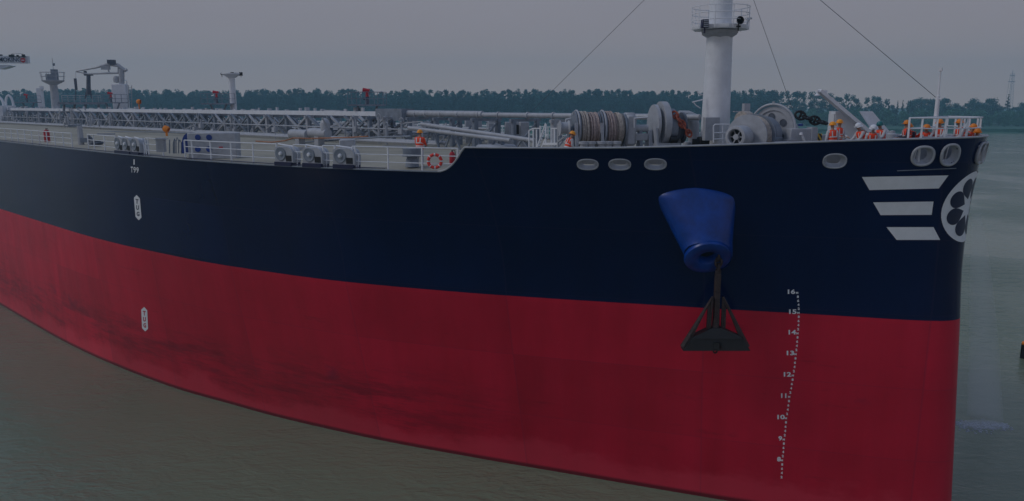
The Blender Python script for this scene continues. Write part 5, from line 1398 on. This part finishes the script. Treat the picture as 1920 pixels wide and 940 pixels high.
# ------------------------------------------------------------------ small boat at the right edge
bt = empty('work_boat', (Xp(1917.5, 55, 0) + 2.9, 55.3, 0), R(0)); tag(bt, 'orange and black work boat just entering at the right edge', 'boat')
m = MB(); sec = []
for i, (x, hb, zt2) in enumerate([(-2.9, .05, 1.15), (-2.2, .55, 1.0), (-1.2, .9, .9), (0, 1.05, .85), (2.8, 1.0, .85)]):
    sec.append([m.bm.verts.new((x, y * hb, z)) for y, z in ((-1, zt2), (-.9, .3), (-.4, -.3), (.4, -.3), (.9, .3), (1, zt2))])
for A_, B_ in zip(sec[:-1], sec[1:]):
    for j in range(5): m.bm.faces.new((A_[j], A_[j + 1], B_[j + 1], B_[j]))
    m.bm.faces.new((A_[0], B_[0], B_[5], A_[5]))
m.bm.faces.new(sec[-1]); m.build('hull', M['black'], bt)
m = MB(); m.tube([(-2.9, 0, 1.2), (-2.2, -.6, 1.08), (-1.2, -.95, .98), (0, -1.1, .93), (2.8, -1.05, .93)], .14, 8); m.build('fender', M['orangem'], bt)
m = MB(); m.box((.9, 0, 1.7), (1.6, 1.3, 1.5), bev=.1); m.box((.1, 0, 2.1), (.04, 1.0, .5), mat='dark'); m.build('cabin', M['orangem'], bt)
# ------------------------------------------------------------------ falling spray beyond the stem
def vol_mat(name, col, dens, noise=None):
    m = bpy.data.materials.new(name); m.use_nodes = True; nt = m.node_tree; nt.nodes.clear()
    o_ = N(nt, 'ShaderNodeOutputMaterial'); v = N(nt, 'ShaderNodeVolumePrincipled'); v.inputs['Color'].default_value = (*col, 1); v.inputs['Density'].default_value = dens; v.inputs['Anisotropy'].default_value = .2
    nt.links.new(v.outputs[0], o_.inputs['Volume']); return m
Ysp = 44.0
m = MB(); a = Vector((Xp(1822, Ysp, 10), Ysp, zy(400, Ysp))); b_ = Vector((Xp(1850, Ysp, 0), Ysp, -.8))
m.tube([a, a.lerp(b_, .25) + Vector((.1, 0, 0)), a.lerp(b_, .6) + Vector((.12, 0, 0)), b_], [.25, .55, .8, 1.0], 16)
o = m.build('falling_water', vol_mat('thin_spray', (.95, .97, 1), .22)); tag(o, 'faint column of water falling beyond the stem', 'spray', kind='stuff')
m = MB(); gg = random.Random(9)
sx0, sx1 = Xp(1800, 42.8, 0), Xp(1890, 42.8, 0)
for i in range(420):
    u = gg.random(); x = sx0 + (sx1 - sx0) * u + gg.gauss(0, .2); y = 42.9 + gg.gauss(0, .45) * (1 - .4 * u); r = gg.uniform(.015, .05)
    m.lathe([(r * 1.8, -.01), (r * 1.2, r * .3), (0, r * .5)], (x, y, .01), seg=6)
foam = paint('foam', (.42, .45, .48), .8, .1, 5)
o = m.build('splash_drops', foam); tag(o, 'flecks of foam where the falling water meets the river', 'splash', kind='stuff')
m = MB(); m.lathe([(0, -.5), (.8, -.35), (1, 0), (.8, .3), (0, .5)], seg=20, smooth=False)
o = m.build('splash_mist', vol_mat('splash_mist', (.95, .97, 1), .9)); o.location = ((sx0 + sx1) / 2, 42.9, .05); o.scale = ((sx1 - sx0) / 2 * 1.05, .7, .45); tag(o, 'low pale mist over the splash beyond the stem', 'splash', kind='stuff')
# ------------------------------------------------------------------ haze
m = MB(); m.box((0, 690, 47), (3200, 1480, 100))
hz = m.build('haze', vol_mat('haze', (.46, .80, 1.0), .00050)); hz['kind'] = 'stuff'; hz.display_type = 'WIRE'
